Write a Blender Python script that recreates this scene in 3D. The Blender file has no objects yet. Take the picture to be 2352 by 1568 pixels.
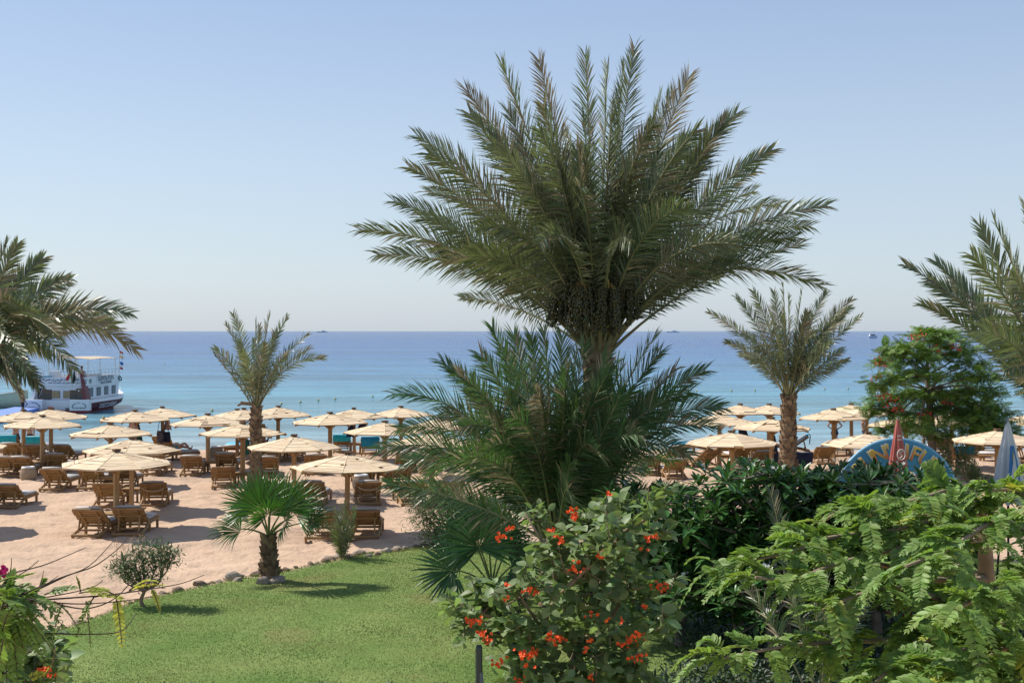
import bpy, math, random
import numpy as np
from mathutils import Vector, Matrix, Euler

scene = bpy.context.scene
COL = scene.collection
R = math.radians

# ------------------------------------------------------------------ camera
CAM_H = 6.0
FOC = 2900.0 / 2352.0            # focal length / image width
cam_d = bpy.data.cameras.new("camera")
cam = bpy.data.objects.new("camera", cam_d)
COL.objects.link(cam)
cam.location = (0, 0, CAM_H)
cam.rotation_euler = (R(90), 0, 0)
cam_d.sensor_width = 36.0
cam_d.lens = 36.0 * FOC
cam_d.shift_y = -24.0 / 2352.0
cam_d.clip_start = 0.1
cam_d.clip_end = 90000
scene.camera = cam

# ------------------------------------------------------------------ sky, sun, exposure
SUN_TO = Vector((-0.86, 0.42, 0.98)).normalized()      # towards the sun
SUN_EL = math.asin(SUN_TO.z)
SUN_AZ = math.atan2(SUN_TO.x, SUN_TO.y)                # clockwise from +Y
world = bpy.data.worlds.new("World")
scene.world = world
world.use_nodes = True
wn = world.node_tree
wn.nodes.clear()
sky = wn.nodes.new("ShaderNodeTexSky")
sky.sky_type = 'NISHITA'
sky.sun_disc = False
sky.sun_elevation = SUN_EL
sky.sun_rotation = SUN_AZ
sky.altitude = 0
sky.air_density = 1.0
sky.dust_density = 0.6
sky.ozone_density = 1.6
bg = wn.nodes.new("ShaderNodeBackground")
bg.inputs["Strength"].default_value = 0.13
wo = wn.nodes.new("ShaderNodeOutputWorld")
# the hazy desert air: pale blue-white low down instead of the model's yellow band
gc_ = wn.nodes.new("ShaderNodeTexCoord"); sz_ = wn.nodes.new("ShaderNodeSeparateXYZ"); wn.links.new(gc_.outputs["Generated"], sz_.inputs[0])
rp_ = wn.nodes.new("ShaderNodeValToRGB"); e_ = rp_.color_ramp.elements
for k_ in range(3): e_.new(.5)
AIR = 1.0 / (0.13 * 2 ** 0.5)
for k_, (p_, c_) in zip(e_, ((0, (.50,.595,.72)), (.05, (.54,.635,.745)), (.13, (.50,.60,.74)), (.26, (.355,.465,.675)), (.9, (.22,.29,.44)))): k_.position = p_; k_.color = (*c_, 1)
wn.links.new(sz_.outputs[2], rp_.inputs[0])
sc_n = wn.nodes.new("ShaderNodeVectorMath"); sc_n.operation = 'SCALE'; sc_n.inputs[3].default_value = AIR; wn.links.new(rp_.outputs[0], sc_n.inputs[0])
mr_ = wn.nodes.new("ShaderNodeMapRange"); mr_.inputs[1].default_value = 0; mr_.inputs[2].default_value = .5; mr_.inputs[3].default_value = .80; mr_.inputs[4].default_value = .65; wn.links.new(sz_.outputs[2], mr_.inputs[0])
mx_ = wn.nodes.new("ShaderNodeMix"); mx_.data_type = 'RGBA'; wn.links.new(mr_.outputs[0], mx_.inputs[0]); wn.links.new(sky.outputs[0], mx_.inputs[6]); wn.links.new(sc_n.outputs[0], mx_.inputs[7])
wn.links.new(mx_.outputs[2], bg.inputs[0])
wn.links.new(bg.outputs[0], wo.inputs[0])
sun_d = bpy.data.lights.new("sun", 'SUN')
sun_d.energy = 4.2
sun_d.angle = R(0.53)
sun_d.color = (1.0, 0.93, 0.83)
sun = bpy.data.objects.new("sun", sun_d)
COL.objects.link(sun)
sun.location = (-40, 30, 60)
sun.rotation_euler = (-SUN_TO).to_track_quat('-Z', 'Y').to_euler()
scene.view_settings.view_transform = 'Standard'
scene.view_settings.look = 'None'
scene.view_settings.exposure = 0.5
scene.view_settings.gamma = 1.0
scene.cycles.max_bounces = 6
scene.cycles.diffuse_bounces = 3
scene.cycles.glossy_bounces = 3
scene.cycles.transmission_bounces = 4
scene.cycles.transparent_max_bounces = 6
scene.cycles.caustics_reflective = False
scene.cycles.caustics_refractive = False
scene.cycles.sample_clamp_indirect = 6.0

# ------------------------------------------------------------------ helpers: survey points
FV = 2900.0
def at(u, v, D):
    """world point seen at survey reading (u, v) at distance D along the view axis"""
    return Vector(((u - 1176.0) / FV * D, D, CAM_H - (v - 760.0) / FV * D))
def ground(u, v, z=0.0):
    D = FV * (CAM_H - z) / (v - 760.0)
    return at(u, v, D)

# ------------------------------------------------------------------ helpers: meshes
def nrm(a):
    a = np.asarray(a, float)
    return a / np.maximum(np.linalg.norm(a, axis=-1, keepdims=True), 1e-9)

class Geo:
    def __init__(self):
        self.V = []; self.F = []; self.n = 0
    def add(self, V, F, m=0, smooth=False):
        """F: list of faces (mixed sizes) or an (k, s) array"""
        V = np.asarray(V, float).reshape(-1, 3)
        if isinstance(F, np.ndarray):
            groups = [F]
        else:
            d = {}
            for f in F: d.setdefault(len(f), []).append(f)
            groups = [np.array(x) for x in d.values()]
        for g in groups:
            self.F.append((g + self.n, m, smooth))
        self.V.append(V); self.n += len(V)
        return self
    def box(self, c, s, rot=None, m=0):
        x, y, z = (k / 2 for k in s)
        V = np.array([(-x,-y,-z),(x,-y,-z),(x,y,-z),(-x,y,-z),(-x,-y,z),(x,-y,z),(x,y,z),(-x,y,z)])
        if rot is not None: V = V @ np.array(rot).T
        V = V + np.array(c)
        return self.add(V, np.array([(0,3,2,1),(4,5,6,7),(0,1,5,4),(1,2,6,5),(2,3,7,6),(3,0,4,7)]), m)
    def beam(self, p, q, w, h, m=0, up=(0,0,1)):
        p, q = np.array(p, float), np.array(q, float)
        d = q - p; L = np.linalg.norm(d); d = d / L
        s = np.cross(d, up)
        if np.linalg.norm(s) < 1e-4: s = np.cross(d, (1,0,0))
        s = nrm(s); t = np.cross(s, d)
        return self.box((p + q) / 2, (w, L, h), np.stack([s, d, t], 1), m)
    def tube(self, pts, rad, n=6, m=0, smooth=True, cap=True):
        P = np.array(pts, float); k = len(P)
        rad = np.broadcast_to(np.asarray(rad, float), (k,))
        T = nrm(np.gradient(P, axis=0))
        ref = np.array((0,0,1.0)) if abs(T[0][2]) < .9 else np.array((1.0,0,0))
        a = np.linspace(0, 2*math.pi, n, endpoint=False)
        V = []
        S = nrm(np.cross(T[0], ref))
        for i in range(k):
            S = nrm(S - T[i] * np.dot(S, T[i])); B = np.cross(T[i], S)
            V.append(P[i] + rad[i] * (np.cos(a)[:,None]*S + np.sin(a)[:,None]*B))
        V = np.concatenate(V)
        F = []
        for i in range(k-1):
            for j in range(n):
                F.append((i*n+j, i*n+(j+1)%n, (i+1)*n+(j+1)%n, (i+1)*n+j))
        self.add(V, np.array(F), m, smooth)
        if cap:
            self.add(V[:n], [tuple(range(n))[::-1]], m); self.add(V[-n:], [tuple(range(n))], m)
        return self
    def lathe(self, prof, n=16, c=(0,0,0), m=0, smooth=True):
        a = np.linspace(0, 2*math.pi, n, endpoint=False)
        V = np.concatenate([np.stack([r*np.cos(a), r*np.sin(a), np.full(n, z)], 1) for r, z in prof]) + np.array(c)
        F = [(i*n+j, i*n+(j+1)%n, (i+1)*n+(j+1)%n, (i+1)*n+j) for i in range(len(prof)-1) for j in range(n)]
        return self.add(V, np.array(F), m, smooth)
    def scatter(self, tmpl, O, X, Y, Z, m=0, smooth=False):
        """copies of a small template; axes carry the scale"""
        tv, tf = tmpl
        O, X, Y, Z = (np.asarray(k, float) for k in (O, X, Y, Z))
        N = len(O)
        if N == 0: return self
        tv = np.asarray(tv, float)
        V = O[:,None] + tv[None,:,0:1]*X[:,None] + tv[None,:,1:2]*Y[:,None] + tv[None,:,2:3]*Z[:,None]
        off = (np.arange(N) * len(tv))
        base = self.n
        d = {}
        for f in tf: d.setdefault(len(f), []).append(f)
        for g in d.values():
            g = np.array(g)
            FF = (g[None] + off[:,None,None]).reshape(-1, g.shape[1])
            self.F.append((FF + base, m, smooth))
        self.V.append(V.reshape(-1, 3)); self.n += N * len(tv)
        return self
    def mesh(self, name, mats, shift=None):
        V = np.concatenate(self.V)
        if shift is not None: V = V - np.array(shift)
        me = bpy.data.meshes.new(name)
        me.vertices.add(len(V)); me.vertices.foreach_set("co", V.astype(np.float32).ravel())
        loops = np.concatenate([f.ravel() for f, m, s in self.F]).astype(np.int32)
        sizes = np.concatenate([np.full(len(f), f.shape[1]) for f, m, s in self.F]).astype(np.int32)
        mi = np.concatenate([np.full(len(f), m) for f, m, s in self.F]).astype(np.int32)
        sm = np.concatenate([np.full(len(f), s) for f, m, s in self.F]).astype(bool)
        me.loops.add(len(loops)); me.loops.foreach_set("vertex_index", loops)
        me.polygons.add(len(sizes))
        me.polygons.foreach_set("loop_start", np.concatenate([[0], np.cumsum(sizes)[:-1]]).astype(np.int32))
        try: me.polygons.foreach_set("loop_total", sizes)
        except Exception: pass
        if not isinstance(mats, (list, tuple)): mats = [mats]
        for k in mats: me.materials.append(k)
        me.polygons.foreach_set("material_index", mi)
        me.polygons.foreach_set("use_smooth", sm)
        me.update(calc_edges=True)
        return me
    def build(self, name, mats, parent=None, shift=None):
        """one object; with a parent the vertices are taken relative to the parent's place"""
        if shift is None and parent is not None: shift = world_loc(parent)
        o = bpy.data.objects.new(name, self.mesh(name, mats, shift))
        COL.objects.link(o)
        if parent is not None: o.parent = parent
        return o

def world_loc(o):
    p = Vector((0,0,0))
    while o is not None:
        p += o.location; o = o.parent
    return p

def tag(o, label=None, cat=None, group=None, kind=None):
    if label: o["label"] = label
    if cat: o["category"] = cat
    if group: o["group"] = group
    if kind: o["kind"] = kind
    return o
def thing(name, label, cat, loc=(0,0,0), group=None):
    o = bpy.data.objects.new(name, None); COL.objects.link(o)
    o.location = loc; o.empty_display_size = .2
    return tag(o, label, cat, group)
def place(name, geo, mats, label, cat, loc, group=None):
    """a thing that is one mesh, its vertices given in world space"""
    o = geo.build(name, mats, None, loc); o.location = loc
    return tag(o, label, cat, group)
def dup(root, loc, rz, label, group=None, scale=None):
    r = root.copy(); COL.objects.link(r); r.location = loc; r.rotation_euler = (0,0,rz); r["label"] = label
    if group: r["group"] = group
    if scale: r.scale = (scale,)*3
    for ch in list(root.children):
        c = ch.copy(); COL.objects.link(c); c.parent = r
        for g in list(ch.children):
            d = g.copy(); COL.objects.link(d); d.parent = c
    return r

def bez(p, c, q, t):
    p, c, q = (np.asarray(k, float) for k in (p, c, q)); t = np.asarray(t)[:,None]
    return (1-t)**2*p + 2*t*(1-t)*c + t*t*q
def smooth_line(pts, k=5):
    """Catmull-Rom through pts"""
    P = np.array([tuple(p) for p in pts], float)
    P = np.concatenate([[2*P[0]-P[1]], P, [2*P[-1]-P[-2]]])
    out = []
    for i in range(1, len(P)-2):
        for t in np.linspace(0, 1, k, endpoint=False):
            out.append(.5*((2*P[i]) + (P[i+1]-P[i-1])*t + (2*P[i-1]-5*P[i]+4*P[i+1]-P[i+2])*t*t + (-P[i-1]+3*P[i]-3*P[i+1]+P[i+2])*t**3))
    out.append(P[-2])
    return np.array(out)

# ------------------------------------------------------------------ helpers: materials
def pmat(name, c1, c2=None, scale=4.0, rough=.7, bump=0, bscale=30, bdist=.02, isl=0.0, transl=0.0, tcol=None,
         spec=.4, stretch=(1,1,1), detail=4, metal=0, objrand=0.0, coat=0, patch=None):
    m = bpy.data.materials.new(name); m.use_nodes = True
    t = m.node_tree; N = t.nodes; L = t.links
    b = N["Principled BSDF"]; out = N["Material Output"]
    b.inputs["Roughness"].default_value = rough
    b.inputs["Specular IOR Level"].default_value = spec
    b.inputs["Metallic"].default_value = metal
    b.inputs["Coat Weight"].default_value = coat
    tc = N.new("ShaderNodeTexCoord"); mp = N.new("ShaderNodeMapping")
    mp.inputs["Scale"].default_value = stretch
    L.new(tc.outputs["Object"], mp.inputs[0])
    col = None
    if c2 is not None:
        nz = N.new("ShaderNodeTexNoise"); nz.inputs["Scale"].default_value = scale; nz.inputs["Detail"].default_value = detail
        L.new(mp.outputs[0], nz.inputs[0])
        rp = N.new("ShaderNodeValToRGB")
        rp.color_ramp.elements[0].position = .32; rp.color_ramp.elements[1].position = .68
        rp.color_ramp.elements[0].color = (*c1, 1); rp.color_ramp.elements[1].color = (*c2, 1)
        L.new(nz.outputs[0], rp.inputs[0]); col = rp.outputs[0]
    else:
        rg = N.new("ShaderNodeRGB"); rg.outputs[0].default_value = (*c1, 1); col = rg.outputs[0]
    if patch:      # worn or dry spots: (colour, scale, from, to)
        np_ = N.new("ShaderNodeTexNoise"); np_.inputs["Scale"].default_value = patch[1]; np_.inputs["Detail"].default_value = 3
        L.new(tc.outputs["Object"], np_.inputs[0])
        pr = N.new("ShaderNodeMapRange"); pr.inputs[1].default_value = patch[2]; pr.inputs[2].default_value = patch[3]; L.new(np_.outputs[0], pr.inputs[0])
        pm = N.new("ShaderNodeMix"); pm.data_type = 'RGBA'; L.new(pr.outputs[0], pm.inputs[0]); L.new(col, pm.inputs[6]); pm.inputs[7].default_value = (*patch[0], 1); col = pm.outputs[2]
    for amt, kind in ((isl, 'i'), (objrand, 'o')):
        if not amt: continue
        if kind == 'i': rn = N.new("ShaderNodeNewGeometry"); ro = rn.outputs["Random Per Island"]
        else: rn = N.new("ShaderNodeObjectInfo"); ro = rn.outputs["Random"]
        mr = N.new("ShaderNodeMapRange"); mr.inputs[3].default_value = 1-amt; mr.inputs[4].default_value = 1+amt
        L.new(ro, mr.inputs[0])
        hs = N.new("ShaderNodeHueSaturation"); L.new(col, hs.inputs["Color"]); L.new(mr.outputs[0], hs.inputs["Value"])
        mh = N.new("ShaderNodeMapRange"); mh.inputs[3].default_value = .5-amt*.05; mh.inputs[4].default_value = .5+amt*.05
        L.new(ro, mh.inputs[0]); L.new(mh.outputs[0], hs.inputs["Hue"])
        col = hs.outputs[0]
    L.new(col, b.inputs["Base Color"])
    if bump:
        n2 = N.new("ShaderNodeTexNoise"); n2.inputs["Scale"].default_value = bscale; n2.inputs["Detail"].default_value = 5
        L.new(mp.outputs[0], n2.inputs[0])
        bp = N.new("ShaderNodeBump"); bp.inputs["Strength"].default_value = bump; bp.inputs["Distance"].default_value = bdist
        L.new(n2.outputs[0], bp.inputs["Height"]); L.new(bp.outputs[0], b.inputs["Normal"])
    if transl:
        tr = N.new("ShaderNodeBsdfTranslucent"); mx = N.new("ShaderNodeMixShader")
        mx.inputs[0].default_value = transl
        if tcol: 
            mc = N.new("ShaderNodeMix"); mc.data_type = 'RGBA'; mc.blend_type = 'MULTIPLY'; mc.inputs[0].default_value = 1
            L.new(col, mc.inputs[6]); mc.inputs[7].default_value = (*tcol, 1); L.new(mc.outputs[2], tr.inputs[0])
        else: L.new(col, tr.inputs[0])
        L.new(b.outputs[0], mx.inputs[1]); L.new(tr.outputs[0], mx.inputs[2]); L.new(mx.outputs[0], out.inputs[0])
    return m

def vnoise(x, y, seed=0):
    """value noise on arrays"""
    xi, yi = np.floor(x).astype(np.int64), np.floor(y).astype(np.int64)
    fx, fy = x - xi, y - yi
    fx = fx*fx*(3-2*fx); fy = fy*fy*(3-2*fy)
    def h(a, b):
        n = (a*374761393 + b*668265263 + seed*1274126177) & 0xffffffff
        n = ((n ^ (n >> 13)) * 1274126177) & 0xffffffff
        n = n ^ (n >> 16)
        return (n & 0xffff) / 65535.0
    return (h(xi,yi)*(1-fx)+h(xi+1,yi)*fx)*(1-fy) + (h(xi,yi+1)*(1-fx)+h(xi+1,yi+1)*fx)*fy

def text_geo(body, size, M, extrude=.0, align='CENTER', mat=None, geo=None, spacing=1.0, m=0):
    """lettering as mesh, laid by matrix M (x right, y up, z out)"""
    cu = bpy.data.curves.new("lettering", 'FONT')
    cu.body = body; cu.size = size; cu.align_x = align; cu.align_y = 'CENTER'; cu.extrude = extrude
    cu.resolution_u = 3; cu.space_character = spacing
    o = bpy.data.objects.new("lettering", cu); COL.objects.link(o)
    dg = bpy.context.evaluated_depsgraph_get(); dg.update()
    me = bpy.data.meshes.new_from_object(o.evaluated_get(dg))
    V = np.array([tuple(M @ v.co) for v in me.vertices]) if len(me.vertices) else np.zeros((0,3))
    F = [tuple(p.vertices) for p in me.polygons]
    bpy.data.objects.remove(o); bpy.data.curves.remove(cu); bpy.data.meshes.remove(me)
    g = geo or Geo()
    if len(V): g.add(V, F, m)
    return g
# ------------------------------------------------------------------ setting: sand, sea, lawn
M_sand = pmat("sand", (.485,.345,.242), (.56,.405,.29), scale=.35, rough=.95, spec=.15, bump=.9, bscale=7, bdist=.05, detail=8, patch=((.40,.29,.21), .22, .54, .72))
EDGE_UV = [(-320,1600),(-120,1530),(0,1490),(60,1468),(106,1454),(175,1436),(210,1421),(244,1411),(290,1388),(345,1372),(420,1356),(500,1338),(560,1325),(640,1313),(740,1291),(830,1273),(900,1264),(950,1258),(1020,1252),(1100,1247),(1300,1243),(1500,1246),(1700,1262),(1900,1275),(2450,1290),(4600,1310)]
EDGE = [ground(u, v) for u, v in EDGE_UV]
ex, ey = np.array([p.x for p in EDGE]), np.array([p.y for p in EDGE])
def edge_y(x): return np.interp(x, ex, ey)
def sand_h(x, y):
    h = (vnoise(x*.35, y*.35, 1)-.5)*.06 + (vnoise(x*1.5, y*2.1, 2)-.5)*.10
    d = vnoise(x*3.1, y*4.6, 3)
    h = h + np.where(d > .62, -(d-.62)*.26, 0) + (vnoise(x*6.3, y*8.0, 4)-.5)*.04
    slope = np.clip((y-62.0)/6.0, 0, 1)
    base = -.33*slope*slope*(3-2*slope) - np.clip(y-68, 0, 300)*.03
    return base + h*(1-.8*slope) - .16*np.clip((edge_y(x)-.15-y)*2, 0, 1)
def axis(lo, hi, step, far_lo, far_hi, k=14):
    a = np.arange(lo, hi+1e-6, step)
    l = lo - np.geomspace(.4, lo-far_lo, k)[::-1]; r = hi + np.geomspace(.4, far_hi-hi, k)
    return np.concatenate([l, a, r])
def sheet(xs, ys, zf, name, m, kind="structure", smooth=True, wave=None):
    X, Y = np.meshgrid(xs, ys); Z = zf(X, Y)
    V = np.stack([X, Y, Z], -1).reshape(-1, 3); nx, ny = len(xs), len(ys)
    i = np.arange(nx-1)[None] + np.arange(ny-1)[:,None]*nx
    F = np.stack([i, i+1, i+nx+1, i+nx], -1).reshape(-1, 4)
    g = Geo().add(V, F, 0, smooth)
    o = g.build(name, m); o["kind"] = kind
    return o
sheet(axis(-29, 29, .14, -900, 900), np.concatenate([np.array([-40,-15,0,8,14,18,20]), np.arange(21, 72, .14), np.geomspace(73, 260, 10)]), sand_h, "sand_beach", M_sand)

def sea_mat():
    m = bpy.data.materials.new("sea_water"); m.use_nodes = True
    t = m.node_tree; N = t.nodes; L = t.links; b = N["Principled BSDF"]
    g = N.new("ShaderNodeTexCoord"); sx = N.new("ShaderNodeSeparateXYZ"); L.new(g.outputs["Object"], sx.inputs[0])
    lg = N.new("ShaderNodeMath"); lg.operation = 'LOGARITHM'; lg.inputs[1].default_value = 10; 
    nb = N.new("ShaderNodeTexNoise"); nb.inputs["Scale"].default_value = .02; nb.inputs["Detail"].default_value = 3
    mp0 = N.new("ShaderNodeMapping"); mp0.inputs["Scale"].default_value = (.35,1,1); L.new(g.outputs["Object"], mp0.inputs[0]); L.new(mp0.outputs[0], nb.inputs[0])
    L.new(sx.outputs[1], lg.inputs[0])
    ad = N.new("ShaderNodeMath"); ad.operation = 'MULTIPLY_ADD'; ad.inputs[1].default_value = .22; L.new(nb.outputs[0], ad.inputs[0]); L.new(lg.outputs[0], ad.inputs[2])
    mr = N.new("ShaderNodeMapRange"); mr.inputs[1].default_value = 1.92; mr.inputs[2].default_value = 3.92; L.new(ad.outputs[0], mr.inputs[0])
    rp = N.new("ShaderNodeValToRGB"); e = rp.color_ramp.elements
    stops = [(0, (.27,.33,.34)), (.05, (.17,.30,.36)), (.13, (.085,.25,.34)), (.22, (.05,.185,.325)), (.34, (.02,.115,.285)), (.5, (.004,.075,.25)), (1, (.003,.06,.22))]
    while len(e) < len(stops): e.new(.5)
    for k, (p, c) in zip(e, stops): k.position = p; k.color = (*c, 1)
    L.new(mr.outputs[0], rp.inputs[0])
    # wind streaks and ripples: their light and dark put into the water colour
    mp = N.new("ShaderNodeMapping"); mp.inputs["Scale"].default_value = (.16, 1, 1); L.new(g.outputs["Object"], mp.inputs[0])
    nz = N.new("ShaderNodeTexNoise"); nz.inputs["Scale"].default_value = .05; nz.inputs["Detail"].default_value = 7; nz.inputs["Roughness"].default_value = .68
    L.new(mp.outputs[0], nz.inputs[0])
    m2 = N.new("ShaderNodeMapRange"); m2.inputs[1].default_value = .3; m2.inputs[2].default_value = .7; m2.inputs[3].default_value = .62; m2.inputs[4].default_value = 1.38; L.new(nz.outputs[0], m2.inputs[0])
    hs = N.new("ShaderNodeHueSaturation"); L.new(rp.outputs[0], hs.inputs["Color"]); L.new(m2.outputs[0], hs.inputs["Value"])
    mq = N.new("ShaderNodeMapping"); mq.inputs["Scale"].default_value = (.26, 1, 1); L.new(g.outputs["Object"], mq.inputs[0])
    nq = N.new("ShaderNodeTexNoise"); nq.inputs["Scale"].default_value = .42; nq.inputs["Detail"].default_value = 4; L.new(mq.outputs[0], nq.inputs[0])
    mv = N.new("ShaderNodeMapRange"); mv.inputs[1].default_value = .3; mv.inputs[2].default_value = .7; mv.inputs[3].default_value = .74; mv.inputs[4].default_value = 1.26; L.new(nq.outputs[0], mv.inputs[0])
    h2 = N.new("ShaderNodeHueSaturation"); L.new(hs.outputs[0], h2.inputs["Color"]); L.new(mv.outputs[0], h2.inputs["Value"])
    L.new(h2.outputs[0], b.inputs["Base Color"])
    b.inputs["Roughness"].default_value = .12; b.inputs["IOR"].default_value = 1.33; b.inputs["Specular IOR Level"].default_value = .15
    mp3 = N.new("ShaderNodeMapping"); mp3.inputs["Scale"].default_value = (.42, 1, 1); L.new(g.outputs["Object"], mp3.inputs[0])
    n3 = N.new("ShaderNodeTexNoise"); n3.inputs["Scale"].default_value = .55; n3.inputs["Detail"].default_value = 6; n3.inputs["Roughness"].default_value = .62
    L.new(mp3.outputs[0], n3.inputs[0])
    bp = N.new("ShaderNodeBump"); bp.inputs["Strength"].default_value = 1.0; bp.inputs["Distance"].default_value = .55
    L.new(n3.outputs[0], bp.inputs["Height"]); L.new(bp.outputs[0], b.inputs["Normal"])
    df = N.new("ShaderNodeBsdfDiffuse"); ms = N.new("ShaderNodeMixShader"); ms.inputs[0].default_value = .2; L.new(h2.outputs[0], df.inputs[0]); L.new(bp.outputs[0], df.inputs["Normal"])
    L.new(b.outputs[0], ms.inputs[1]); L.new(df.outputs[0], ms.inputs[2]); L.new(ms.outputs[0], N["Material Output"].inputs[0])
    return m
sheet(np.array([-40000,-8000,-2000,-500,-100,0,100,500,2000,8000,40000.]), np.array([63.,80,100,140,200,400,1000,3000,10000,40000]), lambda x, y: np.full_like(x, -.3), "sea_water", sea_mat())

def lawn_z(x, y): return .035 + (vnoise(x*.5, y*.5, 7)-.5)*.03
M_lawn = pmat("lawn", (.12,.20,.05), (.20,.26,.085), scale=.55, rough=.95, spec=.1, bump=.6, bscale=55, bdist=.02, stretch=(1,.7,1), detail=9, patch=((.26,.19,.09), .33, .60, .84))
lx = np.linspace(ex[0], ex[-1], 160); lt = np.linspace(0, 1, 46)
LX = np.repeat(lx[None], 46, 0); LY = edge_y(lx)[None]*(1-lt[:,None]) + 10.0*lt[:,None]
LZ = lawn_z(LX, LY); LZ[0] = -.12
i_ = np.arange(159)[None] + np.arange(45)[:,None]*160
go = Geo().add(np.stack([LX,LY,LZ],-1).reshape(-1,3), np.stack([i_+160, i_+161, i_+1, i_], -1).reshape(-1,4), 0, True).build("lawn", M_lawn); go["kind"] = "structure"

# grass blades: nobody could count them
M_grass = pmat("grass_blades", (.135,.23,.055), (.32,.33,.125), scale=.9, rough=.7, spec=.2, isl=.12, transl=.35, detail=5, stretch=(.5,1.5,1), patch=((.36,.28,.13), .33, .60, .86))
rg = np.random.default_rng(5)
def grass(n, x0, x1, y0, y1):
    x = rg.uniform(x0, x1, n); y = rg.uniform(y0, y1, n)
    k = (y < edge_y(x)-.03) & (np.abs(x) < y*.44+.5); x, y = x[k], y[k]
    return x, y
gx, gy = grass(330000, -11, 13, 20.5, 36)
a = rg.uniform(0, 2*math.pi, len(gx)); hh = rg.uniform(.014, .032, len(gx))*(.75+.6*vnoise(gx*.8, gy*.8, 9))
O = np.stack([gx, gy, lawn_z(gx, gy)-.004], 1)
X = np.stack([np.cos(a), np.sin(a), 0*a], 1)*.011
ln = rg.normal(0, .5, (len(gx), 2)) + np.array([.25,-.1])
Z = np.stack([ln[:,0], ln[:,1], np.ones(len(gx))], 1)*hh[:,None]
Y = np.zeros_like(X)
g = Geo().scatter(([(-1,0,0),(1,0,0),(.2,0,1)], [(0,1,2)]), O, X, Y, Z)
tag(g.build("grass", M_grass), "short green mown grass of the lawn in front of the beach", "grass", kind="stuff")
# ------------------------------------------------------------------ parasols
M_plank = pmat("pale_plank", (.66,.505,.325), (.75,.61,.43), scale=3, rough=.8, spec=.2, isl=.13, stretch=(1,1,6), bump=.2, bscale=40, bdist=.004)
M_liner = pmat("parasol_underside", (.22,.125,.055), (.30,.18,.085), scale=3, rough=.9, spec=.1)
M_post = pmat("parasol_post", (.33,.20,.095), (.44,.28,.14), scale=5, rough=.75, spec=.25, stretch=(3,3,.4), objrand=.06)
M_cap = pmat("dark_wood_cap", (.10,.06,.035), (.16,.10,.055), scale=6, rough=.8, spec=.2)
M_white = pmat("white_paint", (.78,.78,.76), rough=.5)
PR, PZ, PT = 1.625, 2.0, 2.38      # rim radius, rim height, apex height
def canopy_geo(seed):
    r = random.Random(seed); g = Geo()
    def pt(k, q, dz=0):
        a = 2*math.pi*k/8; rr = PR*q
        return np.array((rr*math.cos(a), rr*math.sin(a), PZ + (PT-PZ)*(1-q) + dz))
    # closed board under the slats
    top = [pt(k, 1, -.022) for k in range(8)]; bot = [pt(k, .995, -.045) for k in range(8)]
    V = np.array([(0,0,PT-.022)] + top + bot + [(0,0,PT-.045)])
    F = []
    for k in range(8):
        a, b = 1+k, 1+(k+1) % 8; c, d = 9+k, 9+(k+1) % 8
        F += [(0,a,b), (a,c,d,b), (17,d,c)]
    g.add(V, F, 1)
    for k in range(8):
        n = 13; e = [0.05 + .955*j/n for j in range(n+1)]
        for j in range(n):
            if r.random() < .010: continue
            q0 = e[j] + (.002 if r.random() < .90 else .016); q1 = e[j+1] - (.002 if r.random() < .93 else .010)
            lift = r.uniform(0, .005); w = r.uniform(-.006, .006)
            z0, z1 = lift, lift + r.uniform(-.003, .007)
            s0, s1 = (0, 1) if r.random() < .85 else ((r.uniform(0,.3), 1) if r.random() < .5 else (0, r.uniform(.7,1)))
            def P(q, s, dz):
                A, B = pt(k, q), pt(k+1, q); p = A*(1-s) + B*s; p = p.copy(); p[2] += dz; return p
            c = [P(q0,s0,z0), P(q0,s1,z0), P(q1+w,s1,z1), P(q1-w,s0,z1)]
            V = np.array(c + [p - np.array((0,0,.017)) for p in c])
            g.add(V, np.array([(3,2,1,0),(4,5,6,7),(0,1,5,4),(1,2,6,5),(2,3,7,6),(3,0,4,7)]), 0)
        if True:      # hip batten
            g.beam(pt(k, .06, .008), pt(k, 1.0, .008), .022, .008, 0)
        A, B = pt(k, 1.0, -.016), pt(k+1, 1.0, -.016)
        if r.random() < .8: g.beam(A*1.0, B*1.0, .022, .035, 0)
    return g
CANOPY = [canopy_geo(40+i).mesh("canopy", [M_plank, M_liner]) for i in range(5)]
g = Geo(); g.box((0,0,1.08), (.135,.135,2.36)); g.box((.0,.0,1.08), (.09,.15,2.3)); POST = g.mesh("post", M_post)
g = Geo(); g.box((0,0,.07), (.165,.165,.2)); FOOT = g.mesh("post_foot", pmat("pale_post_foot", (.55,.48,.38), (.62,.56,.47), rough=.9))
g = Geo(); g.box((0,0,PT+.04), (.2,.2,.06)); g.box((0,0,PT+.0), (.15,.15,.07)); CAP = g.mesh("cap", M_cap)
RIB, STRUT = [], []
for k in range(8):
    a = 2*math.pi*k/8; c, s = math.cos(a), math.sin(a)
    g = Geo(); g.beam((.05*c,.05*s,PT-.09), ((PR+.02)*c,(PR+.02)*s,PZ-.075), .05, .06); RIB.append(g.mesh("rib", M_post))
    if k % 2 == 0:
        g = Geo(); g.beam((.06*c,.06*s,1.72), (.62*c,.62*s,2.13), .045, .06); STRUT.append(g.mesh("strut", M_post))
def child(name, me, parent):
    o = bpy.data.objects.new(name, me); COL.objects.link(o); o.parent = parent; return o
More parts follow.
